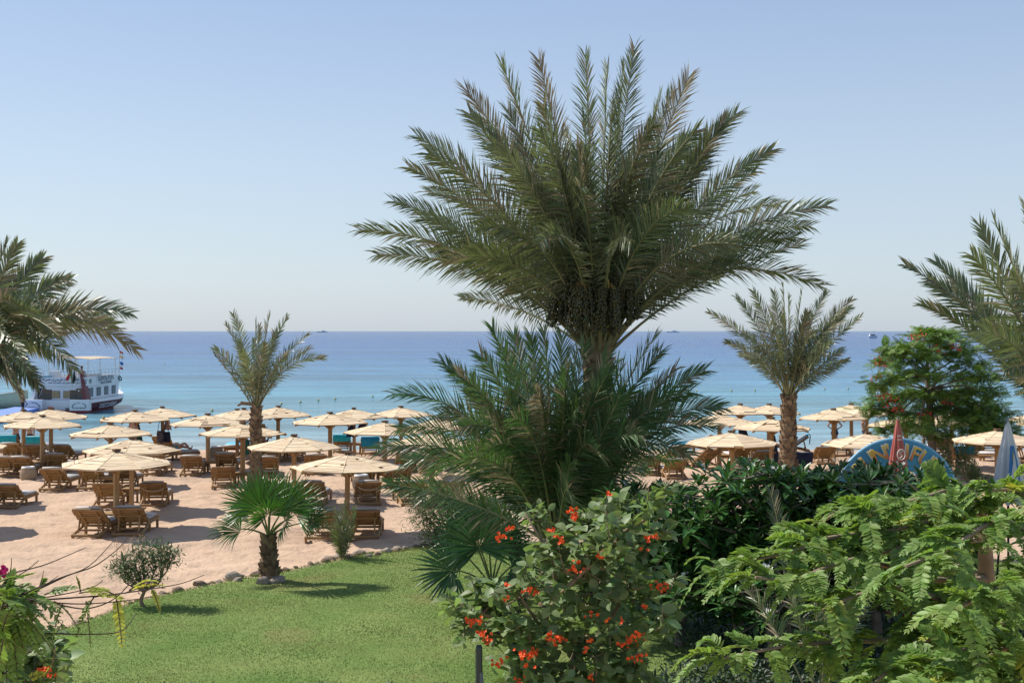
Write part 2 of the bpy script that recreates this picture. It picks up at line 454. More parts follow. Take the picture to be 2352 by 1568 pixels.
def parasol(x, y, label, seed, sc=1.0, base=0.0, h=1.0, tilt=(0,0)):
    t = thing("beach_parasol", label, "parasol", (x, y, base), "plank parasols on the beach")
    r = random.Random(seed)
    t.rotation_euler = (tilt[0], tilt[1], R(r.choice((0, 45, 90, 135)) + r.uniform(-9, 9)))
    t.scale = (sc, sc, h)
    child("canopy", CANOPY[seed % 5], t)
    child("post", POST, t); child("post_foot", FOOT, t); child("cap", CAP, t)
    for m in RIB: child("rib", m, t)
    for m in STRUT: child("strut", m, t)
    return t

# ------------------------------------------------------------------ sun loungers
M_lwood = pmat("lounger_wood", (.245,.145,.062), (.36,.215,.10), scale=6, rough=.7, spec=.3, isl=.16, objrand=.08, stretch=(.5,3,3), bump=.25, bscale=25, bdist=.004)
M_cush = pmat("grey_cushion", (.47,.46,.45), (.55,.54,.53), scale=8, rough=.9, spec=.1, bump=.15, bscale=60, bdist=.004)
def log(g, p, q, r, n=7): g.tube([p, q], r, n)
LW = .40     # half width
def lounger_meshes(flat):
    hinge, top = ((.72,.33), (.06,.80)) if not flat else ((.72,.33), (-.08,.38))
    d = {}
    g = Geo()
    for s in (-1, 1):
        log(g, (s*LW,.72,.27), (s*LW,2.02,.27), .042); 
        log(g, (s*LW,.0,.075), (s*LW,.8,.25), .042)
    log(g, (-LW-.02,.0,.075), (LW+.02,.0,.075), .045); log(g, (-LW,2.0,.25), (LW,2.0,.25), .04); log(g, (-LW,.74,.25), (LW,.74,.25), .036)
    d["frame"] = g
    d["legs"] = []
    for x, y, h in ((-LW,.04,.07), (LW,.04,.07), (-LW,.95,.26), (LW,.95,.26), (-LW,1.88,.26), (LW,1.88,.26)):
        g = Geo(); g.box((x, y, h/2-.03), (.06,.09,h+.06)); d["legs"].append(g)
    g = Geo()
    for j in range(11):
        y = .80 + j*.118; g.box((0, y, .325), (LW*2+.02, .095, .03))
    d["seat"] = g
    g = Geo(); rr = random.Random(8)
    a, b = np.array((0,*hinge)), np.array((0,*top)); L = np.linalg.norm(b-a); u = (b-a)/L; nn = np.array((0,u[2],-u[1]))
    for j in range(7):
        p = a + u*(.04 + (L-.07)*j/6); off = rr.uniform(-.012,.012)
        log(g, p + np.array((-LW-.045+off,0,0)), p + np.array((LW+.045+off,0,0)), .051, 6)
    for s in (-.62, .62):
        g.beam(a + nn*-.05 + np.array((s*LW,0,0)), b + nn*-.05 + np.array((s*LW,0,0)), .06, .04)
    d["backrest"] = g
    g = Geo()
    if not flat:
        pm = a + u*L*.62 - nn*.07
        for s in (-.72, .72): log(g, pm + np.array((s*LW,0,0)), (s*LW, .16, .13), .026, 6)
        log(g, pm + np.array((-.86*LW,0,0)), pm + np.array((.86*LW,0,0)), .03, 6); log(g, (-.86*LW,.22,.2), (.86*LW,.22,.2), .03, 6)
    else:
        log(g, (-.86*LW,.2,.26), (.86*LW,.2,.26), .03, 6); log(g, (-.7*LW,.2,.1), (-.7*LW,.2,.3), .026, 6); log(g, (.7*LW,.2,.1), (.7*LW,.2,.3), .026, 6)
    d["back_support"] = g
    g = Geo()      # cushion, one soft strip over seat and backrest
    prof = []
    for y, z, ox, oz in ((2.0,.345,0,1), (1.4,.345,0,1), (.85,.345,0,1)): prof.append((y, z))
    prof += [(hinge[0]+.02, hinge[1]+.055), (top[0]+.055, top[1]+.035)]
    V = []; xs = (-LW+.03, -LW+.06, 0, LW-.06, LW-.03)
    P = [np.array((0,y,z)) for y, z in prof]
    for i, p in enumerate(P):
        tdir = nrm(P[min(i+1,len(P)-1)] - P[max(i-1,0)]); up = np.array((0, tdir[2], -tdir[1])); up = up if up[2] > 0 else -up
        for x, h in zip(xs, (.0,.07,.085,.07,.0)): V.append(p + up*h*(1 if 0 < i < len(P)-1 else .8) + np.array((x,0,0)))
        for x in (xs[0], xs[-1]): V.append(p + np.array((x,0,0)))
    F = []
    for i in range(len(P)-1):
        o_, q_ = i*7, (i+1)*7
        F += [(o_+j, o_+j+1, q_+j+1, q_+j) for j in range(4)] + [(o_+5, o_, q_, q_+5), (o_+4, o_+6, q_+6, q_+4), (o_+6, o_+5, q_+5, q_+6)]
    F += [(5,6,4,3,2,1,0), tuple((len(P)-1)*7+k for k in (0,1,2,3,4,6,5))]
    g.add(np.array(V), F, 0, True); d["mattress"] = g
    return d
LM = {}
for fl in (False, True):
    d = lounger_meshes(fl)
    LM[fl] = dict(frame=d["frame"].mesh("frame", M_lwood), legs=[k.mesh("leg", M_lwood) for k in d["legs"]], seat=d["seat"].mesh("seat", M_lwood),
                  backrest=d["backrest"].mesh("backrest", M_lwood), back_support=d["back_support"].mesh("back_support", M_lwood), mattress=d["mattress"].mesh("mattress", M_cush))
def lounger(x, y, yaw, label, flat=False, cushion=True, sc=1.0):
    """rear rail at (x, y), foot end pointing seaward, turned right by yaw degrees"""
    t = thing("sun_lounger", label, "sun lounger", (x, y, 0), "wooden sun loungers on the beach")
    t.rotation_euler = (0, 0, -R(yaw)); t.scale = (sc,)*3
    m = LM[flat]
    child("frame", m["frame"], t)
    for k in m["legs"]: child("leg", k, t)
    child("seat", m["seat"], t); child("backrest", m["backrest"], t); child("back_support", m["back_support"], t)
    if cushion: child("mattress", m["mattress"], t)
    return t

# ------------------------------------------------------------------ side tables and baskets
g = Geo()
for j in range(5): g.box((0, -.22+j*.11, .47), (.62,.1,.03))
TT = g.mesh("table_top", M_lwood); TL = []
for x in (-.25,.25):
    for y in (-.19,.19): g = Geo(); g.box((x, y, .22), (.06,.06,.5)); TL.append(g.mesh("leg", M_lwood))
g = Geo(); g.box((0,-.19,.4), (.46,.03,.07)); g.box((0,.19,.4), (.46,.03,.07)); g.box((-.235,0,.4), (.03,.36,.07)); g.box((.235,0,.4), (.03,.36,.07)); g.box((0,0,.415), (.44,.38,.02))
TA = g.mesh("apron", M_lwood)
def side_table(x, y, yaw, label):
    t = thing("side_table", label, "side table", (x, y, 0), "side tables by the parasol posts"); t.rotation_euler = (0,0,-R(yaw))
    child("table_top", TT, t); child("apron", TA, t)
    for k in TL: child("leg", k, t)
    return t
M_wick = pmat("wicker", (.34,.25,.17), (.46,.37,.27), scale=9, rough=.9, spec=.1, stretch=(1,1,5), bump=.6, bscale=18, bdist=.02)
M_bag = pmat("bin_liner", (.62,.62,.62), (.72,.72,.72), scale=8, rough=.5)
g = Geo(); g.lathe([(.0,0),(.24,0),(.30,.12),(.30,.3),(.26,.42),(.235,.5),(.21,.5),(.2,.3),(0,.28)], 18); BK = g.mesh("basket_body", M_wick)
g = Geo()
for j in range(10):
    z = .03 + j*.048; rr = np.interp(z, [0,.12,.3,.42,.5], [.245,.303,.303,.263,.238])
    a = np.linspace(0, 2*math.pi, 19); g.tube(np.stack([rr*np.cos(a), rr*np.sin(a), np.full(19, z)], 1), .014, 5, cap=False)
BW = g.mesh("woven_band", M_wick)
g = Geo(); g.lathe([(.268,.38),(.25,.45),(.245,.515),(.19,.52),(.17,.45)], 18); BL = g.mesh("liner", M_bag)
def basket(x, y, label, sc=1.0):
    t = thing("wicker_basket", label, "waste basket", (x, y, -.01), "woven waste baskets on the sand"); t.scale = (sc,)*3
    child("basket_body", BK, t); child("woven_band", BW, t); child("liner", BL, t)

# ------------------------------------------------------------------ palms
M_frond = pmat("palm_leaf", (.115,.158,.08), (.185,.222,.13), scale=.8, rough=.42, spec=.55, isl=.35, transl=.22, tcol=(1.3,1.25,.6), objrand=.18)
M_frond_green = pmat("palm_leaf_deep_green", (.065,.135,.053), (.118,.19,.085), scale=.8, rough=.42, spec=.55, isl=.35, transl=.22, tcol=(1.2,1.3,.6), objrand=.15)
M_frond_dry = pmat("palm_leaf_dry", (.24,.20,.12), (.36,.31,.20), scale=1, rough=.6, spec=.3, isl=.3, transl=.25, objrand=.15)
M_rachis = pmat("palm_rachis", (.18,.19,.09), (.27,.25,.13), scale=3, rough=.5, spec=.4)
M_bark = pmat("palm_bark", (.13,.088,.055), (.27,.195,.125), scale=4, rough=.9, spec=.15, isl=.4, bump=.6, bscale=14, bdist=.03)
def frond_geo(base, tip, arch, leaf, n, w, rng, side=None, start=.14, roll=None, vee=.35, mi=0, rw=.03, g=None, sparse=0.0):
    base, tip = np.array(base, float), np.array(tip, float)
    ch = tip - base; L = np.linalg.norm(ch)
    ctrl = (base+tip)/2 + np.array((0,0,1.0))*arch*L - nrm(np.array((ch[0],ch[1],0.)))*arch*.25*L
    g = g or Geo()
    tr = np.linspace(0, 1, 12)
    g.tube(bez(base, ctrl, tip, tr), np.interp(tr, [0,.12,1], [rw*1.6, rw, .006]), 5, 1)
    t = np.linspace(start, .995, n); P = bez(base, ctrl, tip, t)
    T = nrm(2*(1-t)[:,None]*(ctrl-base) + 2*t[:,None]*(tip-ctrl))
    S = nrm(np.cross(ch if side is None else np.array(side, float), (0,0,1.0)) if (side is not None or np.hypot(ch[0],ch[1]) > .12*L) else np.array((rng.normal(), rng.normal(), 0)))
    S = nrm(S[None] - T*(T@S)[:,None]); Nn = np.cross(S, T)
    ro = (rng.choice([-1,1])*rng.uniform(.7,1.5)) if roll is None else roll
    S, Nn = S*math.cos(ro)+Nn*math.sin(ro), Nn*math.cos(ro)-S*math.sin(ro)
    prof = np.minimum(1, .35+3.2*(t-start+.02)) * (1-.50*np.clip((t-.5)/.5, 0, 1)**1.6)
    for sg in (-1, 1):
        k = rng.random(n) > sparse
        m = int(k.sum()); a = np.interp(t, [start,.5,1], [1.15,.92,.42])[k] + rng.normal(0,.06,m)
        vv = vee + rng.choice([-.22,0,.22], m) + rng.normal(0,.08,m)
        D = nrm(T[k]*np.cos(a)[:,None] + np.sin(a)[:,None]*(sg*S[k]*np.cos(vv)[:,None] + Nn[k]*np.sin(vv)[:,None]))
        ll = leaf*prof[k]*rng.uniform(.82,1.1,m)
        W = nrm(np.cross(D, Nn[k]) + rng.normal(0,.45,(m,3)))*(w*rng.uniform(.8,1.15,m))[:,None]
        p0 = P[k]; p1 = p0 + D*(ll*.5)[:,None]; p2 = p0 + D*ll[:,None]; p2[:,2] -= ll*rng.uniform(.02,.16,m); p1[:,2] += ll*.012
        V = np.stack([p0-W*.35, p0+W*.35, p1+W*.5, p1-W*.5, p2], 1).reshape(-1,3)
        o = np.arange(m)[:,None]*5
        off = g.n; g.V.append(V); g.n += len(V)
        dry = (rng.random(m) < .05) | ((np.abs(t[k]-rng.uniform(.2,1.3)) < .12) & (rng.random(m) < .45))
        for sel, mm in ((~dry, mi), (dry, 2)):
            oo = o[sel]
            if len(oo): g.F.append((np.concatenate([oo, oo+1, oo+2, oo+3], 1)+off, mm, False)); g.F.append((np.concatenate([oo+3, oo+2, oo+4], 1)+off, mm, False))
    return g
def palm_trunk(p, q, r0, r1, rng, boots=True, boot=.16, flare=1.0, n_per=26, start=0.0, bend=.0):
    """ringed trunk with old leaf bases"""
    p, q = np.array(p, float), np.array(q, float); H = np.linalg.norm(q-p)
    g = Geo(); k = max(10, int(H*11)); t = np.linspace(0, 1, k)
    mid = (p+q)/2 + np.array((bend, 0, 0)); P = bez(p, mid, q, t)
    rad = (r0*(1-t)+r1*t)*(1+.06*np.sin(t*H*26)+rng.normal(0,.035,k)); rad[:2] *= flare
    g.tube(P, rad, 12)
    if boots:
        m = int(H*n_per); tt = np.linspace(start, 1, m)
        for i, x in enumerate(tt):
            a = i*2.39996; c = np.array((math.cos(a), math.sin(a), 0)); s = np.array((-math.sin(a), math.cos(a), 0))
            o = bez(p, mid, q, [x])[0]; r = (r0*(1-x)+r1*x)
            b = boot*rng.uniform(.7,1.25); up = np.array((0,0,1.))
            o = o + c*r*.93; out = rng.uniform(.25,.62)*b
            V = [o-s*b*.55-up*b*.3, o+s*b*.55-up*b*.3, o+s*b*.3+up*b*.7+c*out, o-s*b*.3+up*b*.7+c*out, o-s*b*.4+up*b*.1+c*(out*.4+.05*b), o+s*b*.4+up*b*.1+c*(out*.4+.05*b), o+s*b*.2+up*b*.6-c*.02, o-s*b*.2+up*b*.6-c*.02]
            g.add(np.array(V), np.array([(0,1,5,4),(4,5,2,3),(3,2,6,7),(0,4,3,7),(1,6,2,5)]))
    return g
def palm(name, label, cat, foot, crown, tips, Lmax, leaf, n, w, seed, trunk=(.2,.2), mat=None, D=None, start=.14, extra=0, group=None, arch=(.06,.16), boots=True, boot=.16, spread=.12, dry=0.0, roll=None, Lrand=(.7,1.0), elev=(10,75), rw=.03, trunk_start=0.0, n_per=26, bend=0.0, sparse=0.0, vee=.35, front=0):
    rng = np.random.default_rng(seed); mat = mat or M_frond
    t = thing(name, label, cat, foot, group)
    if trunk: palm_trunk(foot, crown, trunk[0], trunk[1], rng, boots, boot, 1.15, n_per, trunk_start, bend).build("trunk", M_bark, t)
    crown = np.array(tuple(crown))
    L = []
    for q in tips:
        u, v = q[:2]; d = np.array(tuple(at(u, v, crown[1]))) - crown
        dd = np.hypot(d[0], d[2]); room = math.sqrt(max(.04*Lmax**2, Lmax**2-dd**2))
        dy = q[2]*Lmax if len(q) > 2 and q[2] is not None else rng.choice([-1,1])*room*rng.uniform(.15,.75)
        tip = at(u, v, crown[1]+dy)           # same bearing, own distance
        L.append((np.array(tuple(tip)), q[3] if len(q) > 3 else None))
    for i in range(extra):
        a = rng.uniform(0, 2*math.pi); e = R(rng.uniform(*elev)); l = Lmax*rng.uniform(*Lrand)
        if math.sin(a) < -.25: e = max(e, R(front))
        L.append((crown + l*np.array((math.cos(a)*math.cos(e), math.sin(a)*math.cos(e), math.sin(e))), None))
    for tip, ar in L:
        d = tip-crown; l = np.linalg.norm(d); hz = np.hypot(d[0], d[1])/l
        ar = ar*(1.3 if hz < .35 else 1.75) if ar is not None else rng.uniform(*arch)*hz*1.4
        ph = nrm(np.array((d[0], d[1], 0))); b = crown + ph*spread*hz + np.array((0,0,rng.uniform(-.25,.15)))*spread*2
        isdry = rng.random() < dry
        f = frond_geo(b, tip, ar, leaf*rng.uniform(.88,1.1)*min(1, .5+.5*l/Lmax), n, w, rng, start=start, roll=roll, rw=rw, sparse=sparse, vee=vee)
        f.build("frond", [M_frond_dry if isdry else mat, M_rachis, M_frond_dry], t)
    return t, crown, rng
# ------------------------------------------------------------------ parasols, each where it stands on the beach
PH = 2.45
def parasol_uv(u, v, label, seed, dia=1.0, D=None):
    D = D or FV*(CAM_H-PH)/(v-760.0)
    z0 = CAM_H - (v-760)/FV*D - PH
    rr = random.Random(seed*7)
    return parasol((u-1176)/FV*D, D, label, seed, dia, z0 if abs(z0) < .4 else 0.0, 1.0, (rr.gauss(0,.008), rr.gauss(0,.008)))
PARASOLS = [
 (54,940,"far left parasol with its left rim cut by the picture edge, below the blue pontoon",1.0),
 (117,935.7,"parasol whose cap rises in front of the tour boat's low stern platform",1.03),
 (96,952.6,"left parasol in front of the two walking bathers, low below the boat stern",1.0),
 (309,940.3,"shoreline parasol with a pink shirt and dark green cloth hanging at its post",.98),
 (374.4,932.6,"shoreline parasol with bags hanging on its post, right of the boat",.97),
 (254,970,"parasol between the beach bags and the front left pair, its post half hidden",.98),
 (302,1003,"wide parasol peeking out right behind the nearest left parasol, gaps in its planks",.98),
 (267,1030.5,"nearest parasol on the left, smooth pale canopy over two front loungers",1.02),
 (478,948.5,"parasol left of the slim palm with a clear post and basket beside it",1.0),
 (561,936,"parasol half hidden behind the slim palm's trunk, left side showing",.95),
 (557,968.4,"parasol right at the slim palm's trunk, in front of the seated straw-hatted man",1.03),
 (638.4,930.8,"shoreline parasol just right of the slim palm crown base with one dark missing plank",.97),
 (675,996.7,"parasol above the green fan palm with a ragged frayed right rim",1.0),
 (796.7,1037,"nearest parasol in the middle, smooth canopy right of the fan palm",1.03),
 (758.4,945.5,"middle parasol standing in front of turquoise draped loungers",1.04),
 (814,935.5,"middle shoreline parasol with dark clothes hanging under its rim",.95),
 (883.4,965.5,"parasol with its right side behind the low palm's left fronds",1.0),
 (921.7,931.7,"far parasol touching the tips of the low palm's left fronds",.97),
 (1012,957,"parasol seen mostly through the low palm's left fronds",1.0),
 (991,990,"parasol hidden by low palm fronds with only its post clear beside the flowering shrub",1.0),
 (1700.5,926.2,"far parasol just right of the low palm's right frond tips",.95),
 (1765,926.2,"far parasol left of the stout palm's trunk",.93),
 (1653,947,"parasol with its left half behind the low palm's right fronds",1.0),
 (1771.6,957.3,"parasol crossing behind the stout palm's trunk with a rim on both sides",1.0),
 (1680.9,988,"nearest parasol left of the stout palm, above three loungers",1.03),
 (1915,937.3,"parasol over the standing man with hands on his hips",.98),
 (1956,925.8,"far parasol partly behind the hands-on-hips man's parasol",.97),
 (1992,929,"far parasol half covered by the flame tree's left foliage",.9),
 (1992,990.7,"low parasol rising behind the left side of the blue arched sign",1.0),
 (2081.6,952,"parasol seen through the flame tree left of its trunk",1.0),
 (2186,945,"parasol behind the right half of the flame tree's crown",1.0),
 (2290,984,"parasol in the flame tree's shade with its post left of the white folded umbrella",1.0),
 (2400,942,"far right parasol with only its left rim inside the picture",1.0),
 (2424,951,"second far right parasol whose left rim peeks in at the picture edge",1.0),
 (2418,987,"nearest right edge parasol beside the white folded umbrella",1.0),
 (-100,998,"parasol beyond the left edge with just its right rim tip showing",1.02),
 (-150,1030,"parasol standing beyond the left edge whose round shadow falls on the sand",1.0),
]
for i, (u, v, lab, dia) in enumerate(PARASOLS):
    parasol_uv(u, v, lab, i+1, dia)
parasol_uv(545, 938, "parasol directly behind another left of the slim palm, only its left slope showing", 77, 1.0, 60.5)

# ------------------------------------------------------------------ loungers: (u, v of the rear rail's middle on the sand, yaw, flat, label)
Z1 = lambda x, y: (x*.30864, 762.2+y*.30864)
Z2 = lambda x, y: (435.6+x*.27778, 871.1+y*.27778)
Z3 = lambda x, y: (1480.9+x*.37037, 856.6+y*.37037)
LOUNGERS = [
 (Z1(640,1535),14,0,"front left lounger with empty slatted side, nearest to the lawn left of the post"),
 (Z1(945,1525),12,0,"front left lounger just right of the nearest left parasol's post, grey cushion"),
 (Z1(785,1315),3,0,"lounger left of the small table in the second row, behind the nearest left post"),
 (Z1(1135,1305),6,0,"lounger with a drooping rope on its back right of the second row's small table"),
 (Z1(30,1318),14,0,"lounger cut by the left edge with a grey cushion and long shadow"),
 (Z1(375,1185),12,0,"lounger right of the left basket with a pale cushion, below the three left parasols"),
 (Z1(655,1178),10,0,"lounger with raised back left of the hidden post, level with the pale-cushioned one"),
 (Z1(910,1165),8,0,"lounger behind the two posts of the left parasols, grey cushion to the right"),
 (Z1(1130,1070),10,0,"lounger whose back is hidden under the nearest left parasol's right rim"),
 (Z1(1415,1072),8,0,"lounger standing alone left of the clear parasol post by the slim palm"),
 (Z1(1660,1165),-1,0,"lounger directly left of the slim palm's base, seen square from behind"),
 (Z1(1670,1050),10,0,"dark lounger right of the clear parasol post behind the square one"),
 (Z1(0,1085),6,0,"lounger at the left edge with only its right side showing, left of the basket"),
 (Z1(140,1085),12,0,"lounger directly behind the left wicker basket"),
 (Z1(400,1060),8,0,"lounger right of the left cluster's double posts, in shade"),
 (Z1(450,975),14,0,"lounger with its foot end pointing right below the left parasols"),
 (Z1(60,965),10,0,"brown lounger in front of the blue towelled one at the left edge"),
 (Z1(235,985),8,0,"brown lounger behind the left post, right of the left edge pair"),
 (Z1(55,905),10,0,"lounger under a blue towel at the far left beside the walking bather"),
 (Z1(240,915),10,0,"lounger with a turquoise towel on its back, near the second bather"),
 (Z1(1195,905),8,0,"lounger at the shoreline under the hanging beach bags"),
 (Z1(1720,918),8,1,"flat lounger with a bright blue towel left of the slim palm"),
 (Z1(1985,968),4,0,"lounger showing right of the slim palm's trunk in the far row"),
 (Z1(2170,968),6,0,"dark lounger under the far posts right of the slim palm"),
 (Z1(1140,955),62,1,"lounger with a sunbather lying on it, behind the wide plank parasol"),
 (Z2(1040,795),4,0,"lounger cut across by the nearest middle parasol's left rim"),
 (Z2(1258,606),4,0,"lounger draped with a turquoise towel at the middle shoreline"),
 (Z2(1492,625),6,0,"lounger with a folded blue towel over the top of its back"),
 (Z2(1452,890),3,0,"lounger behind the middle basket under the nearest middle parasol"),
 (Z2(1480,1045),2,0,"lounger in front of the middle basket with a rope on its back"),
 (Z2(1745,895),3,0,"lounger right of the small table and short post in the middle"),
 (Z2(1850,1045),0,0,"lounger left of the flowering shrub, seen square from behind"),
 (Z2(2175,1040),0,0,"lounger mostly hidden by the pinkish flowering shrub"),
 (Z2(1000,1050),12,0,"lounger behind the fan palm's right leaves with a pale cushion edge"),
 (Z2(1075,1332),14,0,"front middle lounger left of the nearest middle parasol's post"),
 (Z2(1440,1325),10,0,"front middle lounger right of the nearest middle post, grey cushion"),
 (Z2(1800,775),4,0,"dark lounger seen behind the low palm's left frond tips"),
 (Z2(2100,760),4,0,"lounger mostly hidden behind the low palm's lowest left fronds"),
 (Z2(640,810),2,0,"lounger peeking out right of the slim palm's lower trunk"),
 (Z3(215,570),-4,0,"lounger with a bright curved back left of the sunny orange-slatted one"),
 (Z3(425,600),-24,0,"lounger with sunlit orange slats pointing left, below the right parasols"),
 (Z3(200,662),0,0,"dark lounger just above the frangipani leaves, nearest on the right beach"),
 (Z3(510,530),6,0,"lounger behind the small table under the stout palm's parasols"),
 (Z3(605,568),2,0,"lounger right of the nearest right parasol's post"),
 (Z3(700,540),14,0,"lounger with a broad back left of the stout palm's trunk"),
 (Z3(425,488),-78,0,"lounger lying sideways under a blue cover at the right shoreline"),
 (Z3(1020,490),-82,0,"side-on lounger with raised back right of the stout palm's trunk"),
 (Z3(1125,572),2,0,"lounger with a light back just right of the stout palm, behind the leaves"),
 (Z3(1235,520),10,0,"lounger left of the blue arched sign's left end"),
 (Z3(1850,515),10,0,"lounger right of the blue arched sign's top"),
 (Z3(2050,528),22,0,"broad dark lounger under the flame tree right of the sign"),
 (Z3(1985,580),4,0,"lounger with a blue towel over it beside the small dark palm"),
 (Z3(2140,490),20,0,"lounger behind the broad dark one in the flame tree's shade"),
 (Z3(2370,556),-60,0,"lounger entering at the right edge of the beach, lying sideways"),
 (Z3(40,640),2,0,"lounger at the right end of the low palm's fronds, just brown back showing"),
 (Z3(750,612),0,0,"lounger behind the frangipani top left of the stout palm's base"),
 (Z3(980,622),-4,0,"lounger with a blue item on it right of the stout palm's base"),
]
LO = []
for i, ((u, v), yaw, fl, lab) in enumerate(LOUNGERS):
    p = ground(u, v); rr = random.Random(i)
    # the picked point is the rear rail's middle
    LO.append(lounger(p.x, p.y, (yaw-12 if u < 1300 and yaw < 60 else yaw-4 if abs(yaw) < 30 else yaw)+rr.uniform(-3,3), lab, bool(fl), i not in (2, 10, 40, 47), rr.uniform(.97,1.04)))

g = Geo(); g.tube(smooth_line([(-.36,.02,.66),(-.2,-.02,.57),(.05,-.03,.55),(.25,-.02,.58),(.36,.02,.65)], 4), .014, 5)
ROPE = g.mesh("rope", pmat("pale_rope", (.50,.42,.32), rough=.9))
for i in (3, 29): child("rope", ROPE, LO[i])

TABLES = [
 (Z1(985,1262),4,"small table around the wide plank parasol's post in the second row"),
 (Z1(1580,1040),5,"small table right of the clear post left of the slim palm"),
 (Z1(1810,1135),5,"small table at the parasol post touching the slim palm's trunk"),
 (Z2(1610,868),3,"small table beside the short post in the middle of the beach"),
 (Z2(2005,985),0,"small table at the post left of the flowering shrub"),
 (Z2(1372,604),3,"small table at the shoreline between the two blue towelled loungers"),
 (Z2(700,690),3,"small table at the far post right of the slim palm"),
 (Z1(290,1050),6,"small table behind the left basket between two loungers"),
 (Z3(492,572),-4,"small table between loungers at the right parasols' posts"),
 (Z1(815,1165),6,"small table half hidden behind the nearest left post"),
 (Z1(845,1462),4,"small table behind the nearest left post between the front loungers"),
]
for (u, v), yaw, lab in TABLES:
    p = ground(u, v); side_table(p.x, p.y, yaw, lab)
for (u, v), lab, sc in ((Z1(211,1098),"wicker basket with a white liner in front of the left loungers",1.05), (Z1(1610,932),"wicker basket with white liner on bare sand left of the slim palm",1.05),
                        (Z2(1418,905),"wicker basket with white liner between the middle loungers",1.1), (Z2(1962,782),"broad wicker basket behind the low palm's left fronds",1.25)):
    p = ground(u, v); basket(p.x, p.y, lab, sc)

# ------------------------------------------------------------------ towels, bags, clothes
M_blue = pmat("blue_towel", (.02,.20,.36), (.03,.27,.45), scale=6, rough=.95, spec=.1)
M_turq = pmat("turquoise_towel", (.02,.30,.36), (.04,.38,.43), scale=6, rough=.95, spec=.1)
M_navy = pmat("navy_cloth", (.012,.018,.045), (.03,.04,.08), scale=9, rough=.9)
M_green = pmat("green_cloth", (.01,.06,.045), (.02,.11,.08), scale=9, rough=.9)
M_pink = pmat("pink_cloth", (.60,.40,.38), (.72,.55,.52), scale=9, rough=.9)
M_lblue = pmat("light_blue_towel", (.08,.42,.62), (.15,.52,.70), scale=6, rough=.95, spec=.1)
def towel_over(i, mat, label, a=0.15, b=1.0, kind='back', wide=.86):
    """draped over a lounger's backrest top (kind back) or laid on its seat"""
    L = LO[i]; rr = random.Random(i); g = Geo()
    if kind == 'back': prof = [(.72-.66*.75*b,.33+.47*.75*b-.02+.12),(.30,.72),(.12,.86),(.03,.90),(-.05,.87),(-.04,.70),(-.01,.60-.2*a)]
    else: prof = [(y, .47+rr.uniform(-.004,.004)) for y in np.linspace(.75, 1.98, 7)] + [(2.06,.36)]
    nx = 7; V = []
    for j, (y, z) in enumerate(prof):
        for k in range(nx):
            x = (k/(nx-1)-.5)*wide; e = abs(k-(nx-1)/2) >= (nx-1)/2
            V.append((x+rr.uniform(-.01,.01), y, z + rr.uniform(-.01,.012) - (.05 if e and kind != 'back' else 0)))
    V = np.array(V); n = len(prof)
    F = [(j*nx+k, j*nx+k+1, (j+1)*nx+k+1, (j+1)*nx+k) for j in range(n-1) for k in range(nx-1)]
    g.add(V, F, 0, True); g.add(V - np.array((0,0,.012)), [f[::-1] for f in F], 0, True)
    o = g.build("beach_towel", mat); o.location = L.location; o.rotation_euler = L.rotation_euler
    return tag(o, label, "towel", "towels on the loungers")
towel_over(18, M_turq, "blue towel over the lounger at the far left edge")
towel_over(19, M_turq, "turquoise towel on the lounger beside the second walking bather")
towel_over(26, M_turq, "turquoise towel covering the raised back at the middle shoreline")
towel_over(27, M_blue, "folded deep blue towel on top of a lounger's back in the middle", .9)
towel_over(21, M_lblue, "bright blue towel spread on the flat lounger left of the slim palm", kind='flat')
towel_over(45, M_blue, "deep blue cover over the sideways lounger at the right shoreline", kind='flat')
towel_over(51, M_blue, "blue towel on the lounger beside the small dark palm", kind='back')
towel_over(46, M_blue, "blue towel at the top of the side-on lounger right of the stout palm", .9)
towel_over(56, M_navy, "dark blue towel on the lounger behind the frangipani top", .9)

def hang(u, v, D, w, h, mat, label, name="hanging_cloth", cat="cloth", seed=1, taper=.6):
    """a cloth hung by its top middle, in folds"""
    r = np.random.default_rng(seed); c = at(u, v, D); n = 13; g = Geo()
    a = np.linspace(0, 2*math.pi, n, endpoint=False); rows = []
    for q in np.linspace(0, 1, 6):
        f = taper*.35 + (1-taper*.35)*q**.7
        rr = (1+.28*np.sin(a*5+q*2))*f; rows.append(np.stack([w/2*rr*np.cos(a), w*.22*rr*np.sin(a), np.full(n, -h*q)+r.normal(0,.02,n)*q], 1))
    V = np.concatenate(rows); F = [(i*n+j, i*n+(j+1)%n, (i+1)*n+(j+1)%n, (i+1)*n+j) for i in range(5) for j in range(n)]
    g.add(V, F, 0, True); g.add(rows[0], [tuple(range(n))])
    o = g.build(name, mat); o.location = c
    return tag(o, label, cat)
def bag(u, v, D, w, h, mat, label, seed=2):
    c = at(u, v, D); t = thing("beach_bag", label, "bag", c, "bags hanging on the shoreline parasol")
    g = Geo(); n = 12; a = np.linspace(0, 2*math.pi, n, endpoint=False)
    g.add(np.concatenate([np.stack([w/2*s*np.cos(a), w*.25*s*np.sin(a), np.full(n, -z)], 1) for s, z in ((.01,.0),(.8,.0),(.95,.08),(1.05,h*.6),(.9,h*.95),(.5,h),(.01,h))]),
          [(i*n+j, (i+1)*n+j, (i+1)*n+(j+1)%n, i*n+(j+1)%n) for i in range(6) for j in range(n)], 0, True)
    g.build("bag_body", mat, t, (0,0,0))
    g = Geo(); g.tube(smooth_line([(-w*.35,0,-.03),(-w*.12,0,.42),(w*.05,0,.5),(w*.3,0,-.03)], 4), .015, 5); g.build("strap", M_navy, t, (0,0,0))
D5 = FV*(CAM_H-PH)/(932.6-760)
